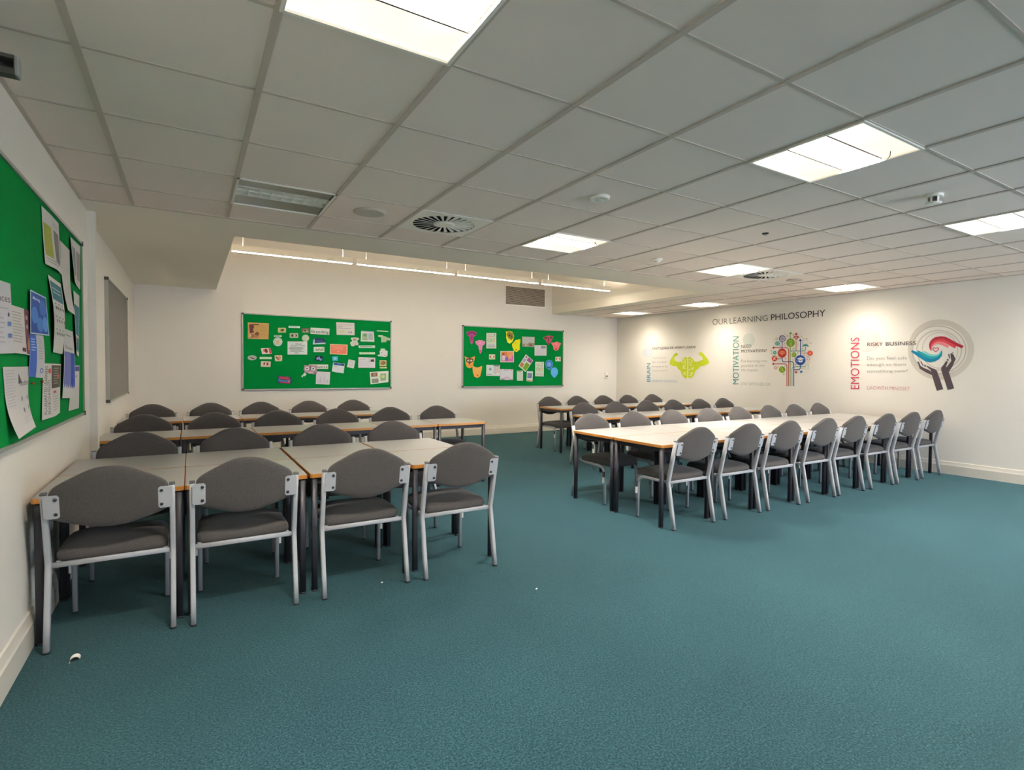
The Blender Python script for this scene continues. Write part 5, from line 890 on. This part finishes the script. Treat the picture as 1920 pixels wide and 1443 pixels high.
TINTS = [('faint pale blue tinted patch above the word BRAIN', [(4.1759, 1.784), (3.8807, 1.7755), (3.8757, 1.5623), (4.1709, 1.566)], '#d6dade'), ('faint pale green tinted disc above the word NEED', [(1.7388, 1.964), (1.4993, 1.9518), (1.4936, 1.7292), (1.733, 1.7365)], '#d6dacd'), ('faint pale pink tinted patch above the word EMOTIONS', [(-0.0992, 1.9376), (-0.4775, 1.9155), (-0.4866, 1.5861), (-0.1085, 1.5942)], '#e8d3cb')]
BRAIN = ([(3.4386, 1.6836), (2.4259, 1.6609), (2.4129, 1.1352), (3.4251, 1.1126)], [('p', [(0.2311, 0.0694), (0.1745, 0.0486), (0.1321, 0.1111), (0.0755, 0.2361), (0.033, 0.3472), (0.0236, 0.4583), (0.1038, 0.5208), (0.2075, 0.5417), (0.2358, 0.625), (0.2925, 0.6806), (0.316, 0.7778), (0.3491, 0.875), (0.3962, 0.9514), (0.434, 0.9653), (0.467, 0.9306), (0.467, 0.2222), (0.4245, 0.1944), (0.3679, 0.25), (0.3349, 0.3472), (0.2736, 0.3819), (0.2075, 0.3611), (0.1557, 0.3194), (0.1462, 0.2361), (0.1651, 0.1667), (0.2075, 0.1667), (0.2311, 0.125)], '#c6d22c'), ('p', [(0.7453, 0.0556), (0.7736, 0.025), (0.8208, 0.0417), (0.8868, 0.1528), (0.9528, 0.2778), (0.9764, 0.375), (0.9717, 0.4306), (0.8962, 0.5), (0.8019, 0.5278), (0.7547, 0.5556), (0.7358, 0.625), (0.6698, 0.6806), (0.6462, 0.7778), (0.6226, 0.8889), (0.566, 0.9514), (0.5189, 0.9583), (0.4906, 0.9306), (0.4906, 0.2083), (0.5377, 0.1944), (0.5755, 0.25), (0.6132, 0.2917), (0.6321, 0.3542), (0.6981, 0.375), (0.7736, 0.3333), (0.8396, 0.2917), (0.8113, 0.1806), (0.7642, 0.1389), (0.7406, 0.0972)], '#c6d22c'), ('s', [(0.3302, 0.3611), (0.3774, 0.4028), (0.4151, 0.3472), (0.434, 0.4306), (0.3962, 0.5139), (0.4151, 0.5694)], 0.012, '#e8ecb4', False, 0.5638), ('s', [(0.3585, 0.4861), (0.3868, 0.5556), (0.3491, 0.5972), (0.434, 0.6111)], 0.012, '#e8ecb4', False, 0.5638), ('s', [(0.3396, 0.7639), (0.3868, 0.7917), (0.4151, 0.7361), (0.4481, 0.7917)], 0.012, '#e8ecb4', False, 0.5638), ('s', [(0.3585, 0.8472), (0.4057, 0.8194), (0.4434, 0.8611)], 0.012, '#e8ecb4', False, 0.5638), ('s', [(0.3774, 0.2917), (0.4151, 0.3194), (0.4481, 0.2778)], 0.012, '#e8ecb4', False, 0.5638), ('s', [(0.5189, 0.3611), (0.5472, 0.4167), (0.5283, 0.4861), (0.5755, 0.5139)], 0.012, '#e8ecb4', False, 0.5638), ('s', [(0.5566, 0.2917), (0.5943, 0.3472), (0.5755, 0.4028)], 0.012, '#e8ecb4', False, 0.5638), ('s', [(0.5, 0.6528), (0.5755, 0.6389), (0.6321, 0.5694)], 0.012, '#e8ecb4', False, 0.5638), ('s', [(0.566, 0.5694), (0.6038, 0.6528)], 0.012, '#e8ecb4', False, 0.5638), ('s', [(0.5189, 0.7639), (0.566, 0.8056), (0.6038, 0.7361)], 0.012, '#e8ecb4', False, 0.5638), ('s', [(0.5094, 0.8472), (0.5472, 0.875), (0.5849, 0.8194), (0.5708, 0.75)], 0.012, '#e8ecb4', False, 0.5638), ('s', [(0.5283, 0.2639), (0.5094, 0.3194)], 0.012, '#e8ecb4', False, 0.5638)])
TREE = ([(1.2086, 1.9743), (0.4752, 1.9342), (0.4521, 1.067), (1.1845, 1.0423)], [('s', [(0.3936, 0.9958), (0.3936, 0.6333), (0.3936, 0.6333), (0.3918, 0.6225), (0.3865, 0.6125), (0.378, 0.6039), (0.367, 0.5972), (0.3542, 0.5931), (0.3404, 0.5917), (0.0745, 0.5917)], 0.0181, '#b5443f', False, 1.2708), ('p', [(0.0851, 0.5625), (0.0319, 0.5917), (0.0851, 0.6208)], '#b5443f'), ('s', [(0.434, 0.9958), (0.434, 0.3417), (0.434, 0.3417), (0.4322, 0.3309), (0.4269, 0.3208), (0.4185, 0.3122), (0.4074, 0.3056), (0.3946, 0.3014), (0.3809, 0.3), (0.0851, 0.2983)], 0.0181, '#b9564f', False, 1.2708), ('p', [(0.0904, 0.2708), (0.0372, 0.3), (0.0904, 0.3292)], '#b5443f'), ('s', [(0.4702, 0.9958), (0.4702, 0.05)], 0.0181, '#7ba02c', False, 1.2708), ('p', [(0.4809, 0.0125), (0.5213, 0.0542), (0.4415, 0.0542)], '#7ba02c'), ('s', [(0.5106, 0.9958), (0.5106, 0.6833), (0.5106, 0.6833), (0.5121, 0.6747), (0.5163, 0.6667), (0.5231, 0.6598), (0.5319, 0.6545), (0.5422, 0.6511), (0.5532, 0.65), (0.5851, 0.65)], 0.0138, '#5f94b8', False, 1.2708), ('s', [(0.5532, 0.9958), (0.5532, 0.5917), (0.5511, 0.5917), (0.5493, 0.5813), (0.5442, 0.5717), (0.5361, 0.5634), (0.5255, 0.557), (0.5132, 0.553), (0.5, 0.5517), (0.3404, 0.5542), (0.3298, 0.5542), (0.3174, 0.5529), (0.3059, 0.5491), (0.2959, 0.5432), (0.2883, 0.5354), (0.2835, 0.5264), (0.2819, 0.5167), (0.2819, 0.475)], 0.0181, '#2f3a80', False, 1.2708), ('s', [(0.5532, 0.6983), (0.6489, 0.6983), (0.6543, 0.6975), (0.6658, 0.6963), (0.6766, 0.6928), (0.6858, 0.6872), (0.693, 0.68), (0.6974, 0.6716), (0.6989, 0.6625), (0.7, 0.6083)], 0.0181, '#2f3a80', False, 1.2708), ('s', [(0.7043, 0.45), (0.7043, 0.1667)], 0.0181, '#3a4f98', False, 1.2708), ('p', [(0.7021, 0.1375), (0.7426, 0.1792), (0.6628, 0.1792)], '#2f3a80'), ('s', [(0.283, 0.3167), (0.283, 0.1958)], 0.016, '#4a3f88', False, 1.2708), ('s', [(0.6064, 0.3542), (0.6064, 0.1333)], 0.0138, '#c26a60', False, 1.2708), ('s', [(0.4702, 0.36), (0.766, 0.36), (0.7713, 0.3583), (0.7837, 0.3571), (0.7952, 0.3533), (0.8051, 0.3473), (0.8127, 0.3396), (0.8175, 0.3305), (0.8191, 0.3208), (0.8213, 0.2833)], 0.016, '#5f9a86', False, 1.2708), ('s', [(0.7234, 0.3983), (0.867, 0.3983)], 0.0117, '#c9685c', False, 1.2708), ('s', [(0.7819, 0.4042), (0.7872, 0.4417), (0.8564, 0.4542), (0.883, 0.475)], 0.0085, '#c08a80', False, 1.2708), ('s', [(0.5745, 0.64), (0.8191, 0.64)], 0.0138, '#4f9c70', False, 1.2708), ('s', [(0.1596, 0.4983), (0.266, 0.4983)], 0.0117, '#9c5f50', False, 1.2708), ('s', [(0.1809, 0.4417), (0.1862, 0.4917)], 0.0074, '#a8786c', False, 1.2708), ('e', 0.2872, 0.1375, 0.0787, 0.0617, '#5a5290', 28, 0.82), ('s', [(0.2287, 0.1083), (0.2872, 0.0792), (0.3457, 0.1083)], 0.0074, '#5a5290', False, 1.2708), ('s', [(0.2181, 0.1417), (0.3564, 0.1417)], 0.0074, '#5a5290', False, 1.2708), ('s', [(0.2287, 0.175), (0.3457, 0.1)], 0.0074, '#5a5290', False, 1.2708), ('s', [(0.2287, 0.1), (0.3457, 0.175)], 0.0074, '#5a5290', False, 1.2708), ('s', [(0.2872, 0.0792), (0.2872, 0.1958)], 0.0074, '#5a5290', False, 1.2708), ('s', [(0.2447, 0.1875), (0.3511, 0.1417)], 0.0064, '#5a5290', False, 1.2708), ('s', [(0.2234, 0.1375), (0.3191, 0.0792)], 0.0064, '#5a5290', False, 1.2708), ('e', 0.4809, 0.21, 0.0979, 0.0767, '#7ba02c', 28, 0.0), ('e', 0.4787, 0.1917, 0.0404, 0.0317, '#cfe08a', 28, 0.78), ('s', [(0.4628, 0.225), (0.466, 0.2583), (0.4936, 0.2583), (0.4968, 0.225)], 0.0096, '#cfe08a', False, 1.2708), ('e', 0.1702, 0.225, 0.0553, 0.0433, '#4f9f98', 28, 0.0), ('s', [(0.1436, 0.2583), (0.1511, 0.2125), (0.1702, 0.1917), (0.1894, 0.2125), (0.1968, 0.2583)], 0.0085, '#b8dcd4', True, 1.2708), ('e', 0.284, 0.3967, 0.1032, 0.0808, '#c2362c', 28, 0.0), ('p', [(0.2181, 0.3917), (0.2287, 0.3667), (0.266, 0.3542), (0.3191, 0.3567), (0.3564, 0.3792), (0.3404, 0.4125), (0.2979, 0.4208), (0.2819, 0.4583), (0.2681, 0.425), (0.234, 0.4167)], '#e08a6a'), ('s', [(0.234, 0.3917), (0.2766, 0.3792), (0.3191, 0.4), (0.3404, 0.3792)], 0.0064, '#c2362c', False, 1.2708), ('e', 0.0979, 0.495, 0.0638, 0.05, '#c83c38', 28, 0.0), ('s', [(0.0691, 0.475), (0.0979, 0.495), (0.1277, 0.5208)], 0.0128, '#f0cfc0', False, 1.2708), ('s', [(0.1277, 0.4708), (0.0979, 0.495), (0.0691, 0.5208)], 0.0128, '#f0cfc0', False, 1.2708), ('e', 0.1117, 0.4667, 0.0106, 0.0083, '#e8c860', 28, 0.0), ('e', 0.1085, 0.39, 0.0426, 0.0333, '#4f9f98', 28, 0.0), ('e', 0.1085, 0.39, 0.0149, 0.0117, '#a8d4cc', 28, 0.0), ('e', 0.5606, 0.4267, 0.0574, 0.045, '#8aa83a', 28, 0.0), ('e', 0.5532, 0.4167, 0.0277, 0.0217, '#b8cc6c', 28, 0.7), ('e', 0.7043, 0.5233, 0.1149, 0.09, '#274f9e', 28, 0.0), ('p', [(0.6223, 0.5), (0.7074, 0.4708), (0.7926, 0.5), (0.7074, 0.5267)], '#e8e4dc'), ('p', [(0.6596, 0.5208), (0.7074, 0.5375), (0.7553, 0.5208), (0.7532, 0.5583), (0.7074, 0.5667), (0.6617, 0.5583)], '#e8e4dc'), ('e', 0.6298, 0.5417, 0.0128, 0.015, '#a8bce0', 28, 0), ('e', 0.6117, 0.0542, 0.0287, 0.0225, '#cf3f42', 28, 0.0), ('p', [(0.5319, 0.1292), (0.5638, 0.0917), (0.6117, 0.085), (0.6596, 0.0917), (0.6936, 0.1267), (0.6543, 0.1183), (0.6436, 0.1458), (0.5798, 0.1458), (0.5691, 0.1183)], '#b8504c'), ('e', 0.6085, 0.1183, 0.0213, 0.0167, '#e8c0b4', 28, 0.0), ('e', 0.9202, 0.3983, 0.0585, 0.0458, '#dc5238', 28, 0.0), ('s', [(0.8989, 0.4208), (0.9255, 0.4), (0.9362, 0.3792)], 0.0117, '#f4cfc0', False, 1.2708), ('e', 0.883, 0.5017, 0.0362, 0.0283, '#c8707a', 28, 0.72), ('e', 0.2851, 0.6942, 0.0745, 0.0583, '#7f9f26', 28, 0.0), ('e', 0.2745, 0.6833, 0.0287, 0.0225, '#b4cc58', 28, 0.7), ('s', [(0.2926, 0.7), (0.317, 0.725)], 0.0096, '#d4e08c', False, 1.2708), ('p', [(0.7447, 0.2917), (0.7532, 0.2583), (0.7872, 0.24), (0.8191, 0.235), (0.8564, 0.2417), (0.883, 0.26), (0.8894, 0.29), (0.867, 0.2792), (0.8457, 0.2667), (0.8191, 0.2767), (0.7926, 0.2667), (0.7713, 0.2792)], '#4f9c94'), ('p', [(0.7255, 0.7017), (0.7383, 0.7208), (0.766, 0.7233), (0.7468, 0.7375), (0.7532, 0.7583), (0.7255, 0.7483), (0.6979, 0.7583), (0.7043, 0.7375), (0.6862, 0.7233), (0.7138, 0.7208)], '#2474b4'), ('e', 0.6064, 0.7417, 0.0255, 0.02, '#c8504c', 28, 0.0), ('s', [(0.6277, 0.75), (0.6543, 0.7333)], 0.0085, '#d88070', False, 1.2708), ('e', 0.1298, 0.6625, 0.0298, 0.0233, '#a0544e', 28, 0.72), ('s', [(0.1574, 0.6625), (0.1723, 0.6625)], 0.0096, '#a0544e', False, 1.2708), ('s', [(0.1494, 0.6778), (0.1599, 0.6861)], 0.0096, '#a0544e', False, 1.2708), ('s', [(0.1298, 0.6842), (0.1298, 0.6958)], 0.0096, '#a0544e', False, 1.2708), ('s', [(0.1103, 0.6778), (0.0997, 0.6861)], 0.0096, '#a0544e', False, 1.2708), ('s', [(0.1021, 0.6625), (0.0872, 0.6626)], 0.0096, '#a0544e', False, 1.2708), ('s', [(0.1102, 0.6472), (0.0996, 0.639)], 0.0096, '#a0544e', False, 1.2708), ('s', [(0.1297, 0.6408), (0.1297, 0.6292)], 0.0096, '#a0544e', False, 1.2708), ('s', [(0.1493, 0.6471), (0.1598, 0.6389)], 0.0096, '#a0544e', False, 1.2708), ('s', [(0.7553, 0.175), (0.8777, 0.175), (0.8777, 0.2333), (0.7553, 0.2333)], 0.0064, '#a8b8a0', True, 1.2708), ('s', [(0.8138, 0.6), (0.8936, 0.6), (0.8936, 0.6833), (0.8138, 0.6833)], 0.0064, '#8fae9a', True, 1.2708), ('s', [(0.8191, 0.625), (0.8883, 0.625)], 0.0043, '#8fae9a', False, 1.2708), ('s', [(0.8191, 0.65), (0.8883, 0.65)], 0.0043, '#8fae9a', False, 1.2708), ('s', [(0.1755, 0.5208), (0.25, 0.5208), (0.25, 0.5583), (0.1755, 0.5583)], 0.0053, '#b0b4a8', True, 1.2708), ('s', [(0.8457, 0.5542), (0.9096, 0.5542), (0.9096, 0.5767), (0.8457, 0.5767)], 0.0053, '#d09a94', True, 1.2708), ('e', 0.1596, 0.1375, 0.0234, 0.0183, '#b4ac9c', 28, 0.55), ('e', 0.1191, 0.15, 0.0128, 0.01, '#b4ac9c', 28, 0.55), ('e', 0.4096, 0.0875, 0.017, 0.0133, '#7f7468', 28, 0.55), ('e', 0.3511, 0.05, 0.0149, 0.0117, '#c4b8a8', 28, 0.55), ('e', 0.5532, 0.0708, 0.0191, 0.015, '#a8605c', 28, 0.55), ('e', 0.7394, 0.1, 0.017, 0.0133, '#c4b0a4', 28, 0.55), ('e', 0.7819, 0.1417, 0.0149, 0.0117, '#a05a54', 28, 0.55), ('e', 0.8489, 0.14, 0.016, 0.0125, '#4a5c4c', 28, 0.55), ('e', 0.7021, 0.0583, 0.0128, 0.01, '#c4b0a8', 28, 0.55), ('e', 0.0266, 0.3542, 0.0149, 0.0117, '#6c5c54', 28, 0.55), ('e', 0.0319, 0.4042, 0.0191, 0.015, '#a8bcb4', 28, 0.55), ('e', 0.3457, 0.225, 0.0117, 0.0092, '#5c4c3c', 28, 0.55), ('e', 0.3277, 0.2483, 0.0106, 0.0083, '#6c5c4c', 28, 0.55), ('e', 0.3596, 0.2625, 0.0096, 0.0075, '#a0544e', 28, 0.55), ('e', 0.2394, 0.2667, 0.0128, 0.01, '#6c5c58', 28, 0.55), ('e', 0.6489, 0.2333, 0.0106, 0.0083, '#3c4a3c', 28, 0.55), ('e', 0.6511, 0.2667, 0.0096, 0.0075, '#8a8a5c', 28, 0.55), ('e', 0.5532, 0.3167, 0.0234, 0.0183, '#9cb4a4', 28, 0.55), ('e', 0.7553, 0.3167, 0.017, 0.0133, '#8aa89c', 28, 0.55), ('e', 0.6543, 0.3958, 0.0128, 0.01, '#3c4438', 28, 0.55), ('e', 0.8138, 0.375, 0.0106, 0.0083, '#3c3c38', 28, 0.55), ('e', 0.3723, 0.4958, 0.0213, 0.0167, '#b08a88', 28, 0.55), ('e', 0.5426, 0.5167, 0.017, 0.0133, '#c8a8a0', 28, 0.55), ('e', 0.6011, 0.6067, 0.0128, 0.01, '#3c3838', 28, 0.55), ('e', 0.1968, 0.6417, 0.0149, 0.0117, '#a8948c', 28, 0.55), ('e', 0.7606, 0.675, 0.0191, 0.015, '#a8b48c', 28, 0.55), ('e', 0.3298, 0.7792, 0.0213, 0.0167, '#b4a89c', 28, 0.55), ('e', 0.9362, 0.2208, 0.0191, 0.015, '#a8b4a0', 28, 0.55), ('e', 0.516, 0.6, 0.0149, 0.0117, '#8ab0a8', 28, 0.55), ('e', 0.3564, 0.6333, 0.0149, 0.0117, '#a8808c', 28, 0.55)])
HANDS = ([(-0.8019, 2.0314), (-1.5361, 1.9768), (-1.5618, 1.0746), (-0.8294, 1.0442)], [('e', 0.4918, 0.4237, 0.4918, 0.416, '#d3cbbf', 48, 0.82), ('e', 0.4672, 0.4275, 0.4098, 0.3359, '#c3bbb0', 48, 0.955), ('e', 0.4754, 0.4351, 0.3443, 0.2824, '#d0c8bd', 48, 0.93), ('e', 0.4918, 0.4351, 0.2705, 0.2519, '#cfc7bc', 48, 0.95), ('p', [(0.3402, 0.4122), (0.332, 0.3588), (0.3484, 0.313), (0.3852, 0.2748), (0.4344, 0.2504), (0.5082, 0.2405), (0.5738, 0.2458), (0.6393, 0.2748), (0.7377, 0.3282), (0.8402, 0.374), (0.8156, 0.4084), (0.7049, 0.3626), (0.6148, 0.313), (0.5574, 0.2824), (0.4918, 0.2786), (0.4344, 0.2939), (0.3934, 0.3206), (0.3607, 0.3588), (0.3525, 0.4046), (0.3623, 0.4427)], '#b0303e'), ('p', [(0.3623, 0.4427), (0.3525, 0.4046), (0.3607, 0.3588), (0.3934, 0.3206), (0.4344, 0.2939), (0.4918, 0.2786), (0.5574, 0.2824), (0.6148, 0.313), (0.7418, 0.374), (0.7131, 0.4084), (0.6066, 0.3511), (0.5492, 0.3206), (0.4918, 0.313), (0.4426, 0.3206), (0.4098, 0.3397), (0.377, 0.3702), (0.3648, 0.4046), (0.3689, 0.4351)], '#e04a55'), ('p', [(0.3689, 0.4351), (0.3648, 0.4046), (0.377, 0.3702), (0.4098, 0.3397), (0.4426, 0.3206), (0.4918, 0.313), (0.5492, 0.3206), (0.6352, 0.374), (0.6107, 0.4023), (0.5328, 0.3664), (0.4836, 0.3511), (0.4426, 0.3511), (0.4139, 0.3626), (0.3893, 0.3817), (0.377, 0.4046), (0.377, 0.4275)], '#ee8f90'), ('p', [(0.5205, 0.4275), (0.5344, 0.4656), (0.5246, 0.5115), (0.4836, 0.5573), (0.4262, 0.5878), (0.3525, 0.6015), (0.2869, 0.5916), (0.2213, 0.5573), (0.1393, 0.5076), (0.0492, 0.4542), (0.0697, 0.4313), (0.1475, 0.458), (0.2213, 0.4885), (0.2869, 0.5305), (0.3443, 0.5496), (0.4098, 0.5496), (0.4672, 0.5305), (0.5, 0.5076), (0.5205, 0.4733), (0.5164, 0.4427)], '#1683a8'), ('p', [(0.5164, 0.4427), (0.5205, 0.4733), (0.5, 0.5076), (0.4672, 0.5305), (0.4098, 0.5496), (0.3443, 0.5496), (0.2869, 0.5305), (0.2213, 0.5), (0.1434, 0.4504), (0.168, 0.4351), (0.2377, 0.4656), (0.2951, 0.4962), (0.3525, 0.5153), (0.4098, 0.5191), (0.4508, 0.5115), (0.4836, 0.4962), (0.5082, 0.4733), (0.5082, 0.4504)], '#23a8b0'), ('p', [(0.5082, 0.4504), (0.5082, 0.4733), (0.4836, 0.4962), (0.4508, 0.5115), (0.4098, 0.5191), (0.3525, 0.5153), (0.2951, 0.4962), (0.2377, 0.458), (0.25, 0.4412), (0.2869, 0.4542), (0.3279, 0.4733), (0.3689, 0.4885), (0.418, 0.4924), (0.459, 0.4885), (0.4836, 0.4771), (0.4959, 0.458)], '#8fcfc8'), ('s', [(0.4328, 0.4542), (0.3975, 0.4275), (0.3934, 0.4046), (0.4139, 0.3985), (0.4344, 0.4107), (0.4549, 0.3985), (0.477, 0.4031), (0.4754, 0.426)], 0.012, '#c9405c', True, 1.3446), ('p', [(0.4508, 0.9924), (0.4262, 0.9237), (0.377, 0.7748), (0.2951, 0.7443), (0.1885, 0.687), (0.1721, 0.6336), (0.1516, 0.5954), (0.1762, 0.5916), (0.2049, 0.6489), (0.2541, 0.6756), (0.3443, 0.7099), (0.3648, 0.7328), (0.3607, 0.7099), (0.2992, 0.6565), (0.3033, 0.6427), (0.3689, 0.6756), (0.418, 0.6908), (0.4549, 0.7176), (0.4672, 0.7557), (0.4918, 0.8168), (0.5451, 0.9695)], '#574a4e'), ('p', [(0.6107, 0.9809), (0.5943, 0.9313), (0.5492, 0.8015), (0.5164, 0.7099), (0.5164, 0.6718), (0.5492, 0.6374), (0.5902, 0.5802), (0.6131, 0.5954), (0.5861, 0.6565), (0.5943, 0.6718), (0.6639, 0.5802), (0.6598, 0.5573), (0.6516, 0.4809), (0.668, 0.4733), (0.6967, 0.4962), (0.7254, 0.5573), (0.6803, 0.6565), (0.627, 0.7328), (0.6393, 0.771), (0.7049, 0.958)], '#574a4e'), ('e', 0.273, 0.6473, 0.0139, 0.013, '#574a4e', 48, 0.0), ('e', 0.6131, 0.5664, 0.0139, 0.013, '#574a4e', 48, 0.0), ('s', [(0.209, 0.5863), (0.2295, 0.626), (0.2418, 0.645)], 0.014, '#574a4e', False, 1.3446), ('s', [(0.627, 0.4847), (0.6311, 0.5153), (0.6434, 0.5458)], 0.016, '#574a4e', False, 1.3446), ('s', [(0.1516, 0.5878), (0.1574, 0.6046)], 0.01, '#574a4e', False, 1.3446), ('s', [(0.6762, 0.4595), (0.6902, 0.4771)], 0.01, '#574a4e', False, 1.3446)])
for nm, lab, col, parts_ in WALL_TEXT:
    top = None
    if len(parts_) > 1:
        top = tag(bpy.data.objects.new(nm, None), lab, 'wall lettering'); COL.objects.link(top)
    for txt_, q, wt, up in parts_:
        s = Sheet(q, on_right, None, 0.0045)
        s.text(txt_, 0, 0, 1, 1, col, wt, up)
        if top: s.mb.build('lettering_line', top, recalc=False)
        else: tag(s.mb.build(nm, None, recalc=False), lab, 'wall lettering')
for lab, q, col in TINTS:
    s = Sheet(q, on_right, None, 0.0004); s.k = 0; s.ell(0.5, 0.5, 0.5, 0.5, col)
    s.done('tinted_disc', lab, 'wall graphic')
for (q, marks), nm, lab in ((BRAIN, 'brain_graphic', 'lime green brain with flexed muscular arms on the right wall'),
                            (TREE, 'tree_graphic', 'colourful tree of icons and arrows on the right wall'),
                            (HANDS, 'hands_graphic', 'graphic of dark hands under red and teal swirls in faint rings')):
    s = Sheet(q, on_right, None, 0.0012, 0.00012); s.draw(marks); s.done(nm, lab, 'wall graphic')
for y, z, lab in ((-1.036, 1.220, 'small red push pin beside the double sheet with the triangle logo'), (-0.856, 1.224, 'small red push pin beside the sideways ACCELERATED LEARNING poster')):
    mb = MB().disc_stack((0, 0, 0), [(0.003, 0.0), (0.003, 0.006), (0.006, 0.008), (0.006, 0.012)], flat('#c03a2a'), 14, 'x')
    o = mb.build('push_pin'); o.location = (XL + 0.0215, y, z); tag(o, lab, 'push pin', 'red push pins')
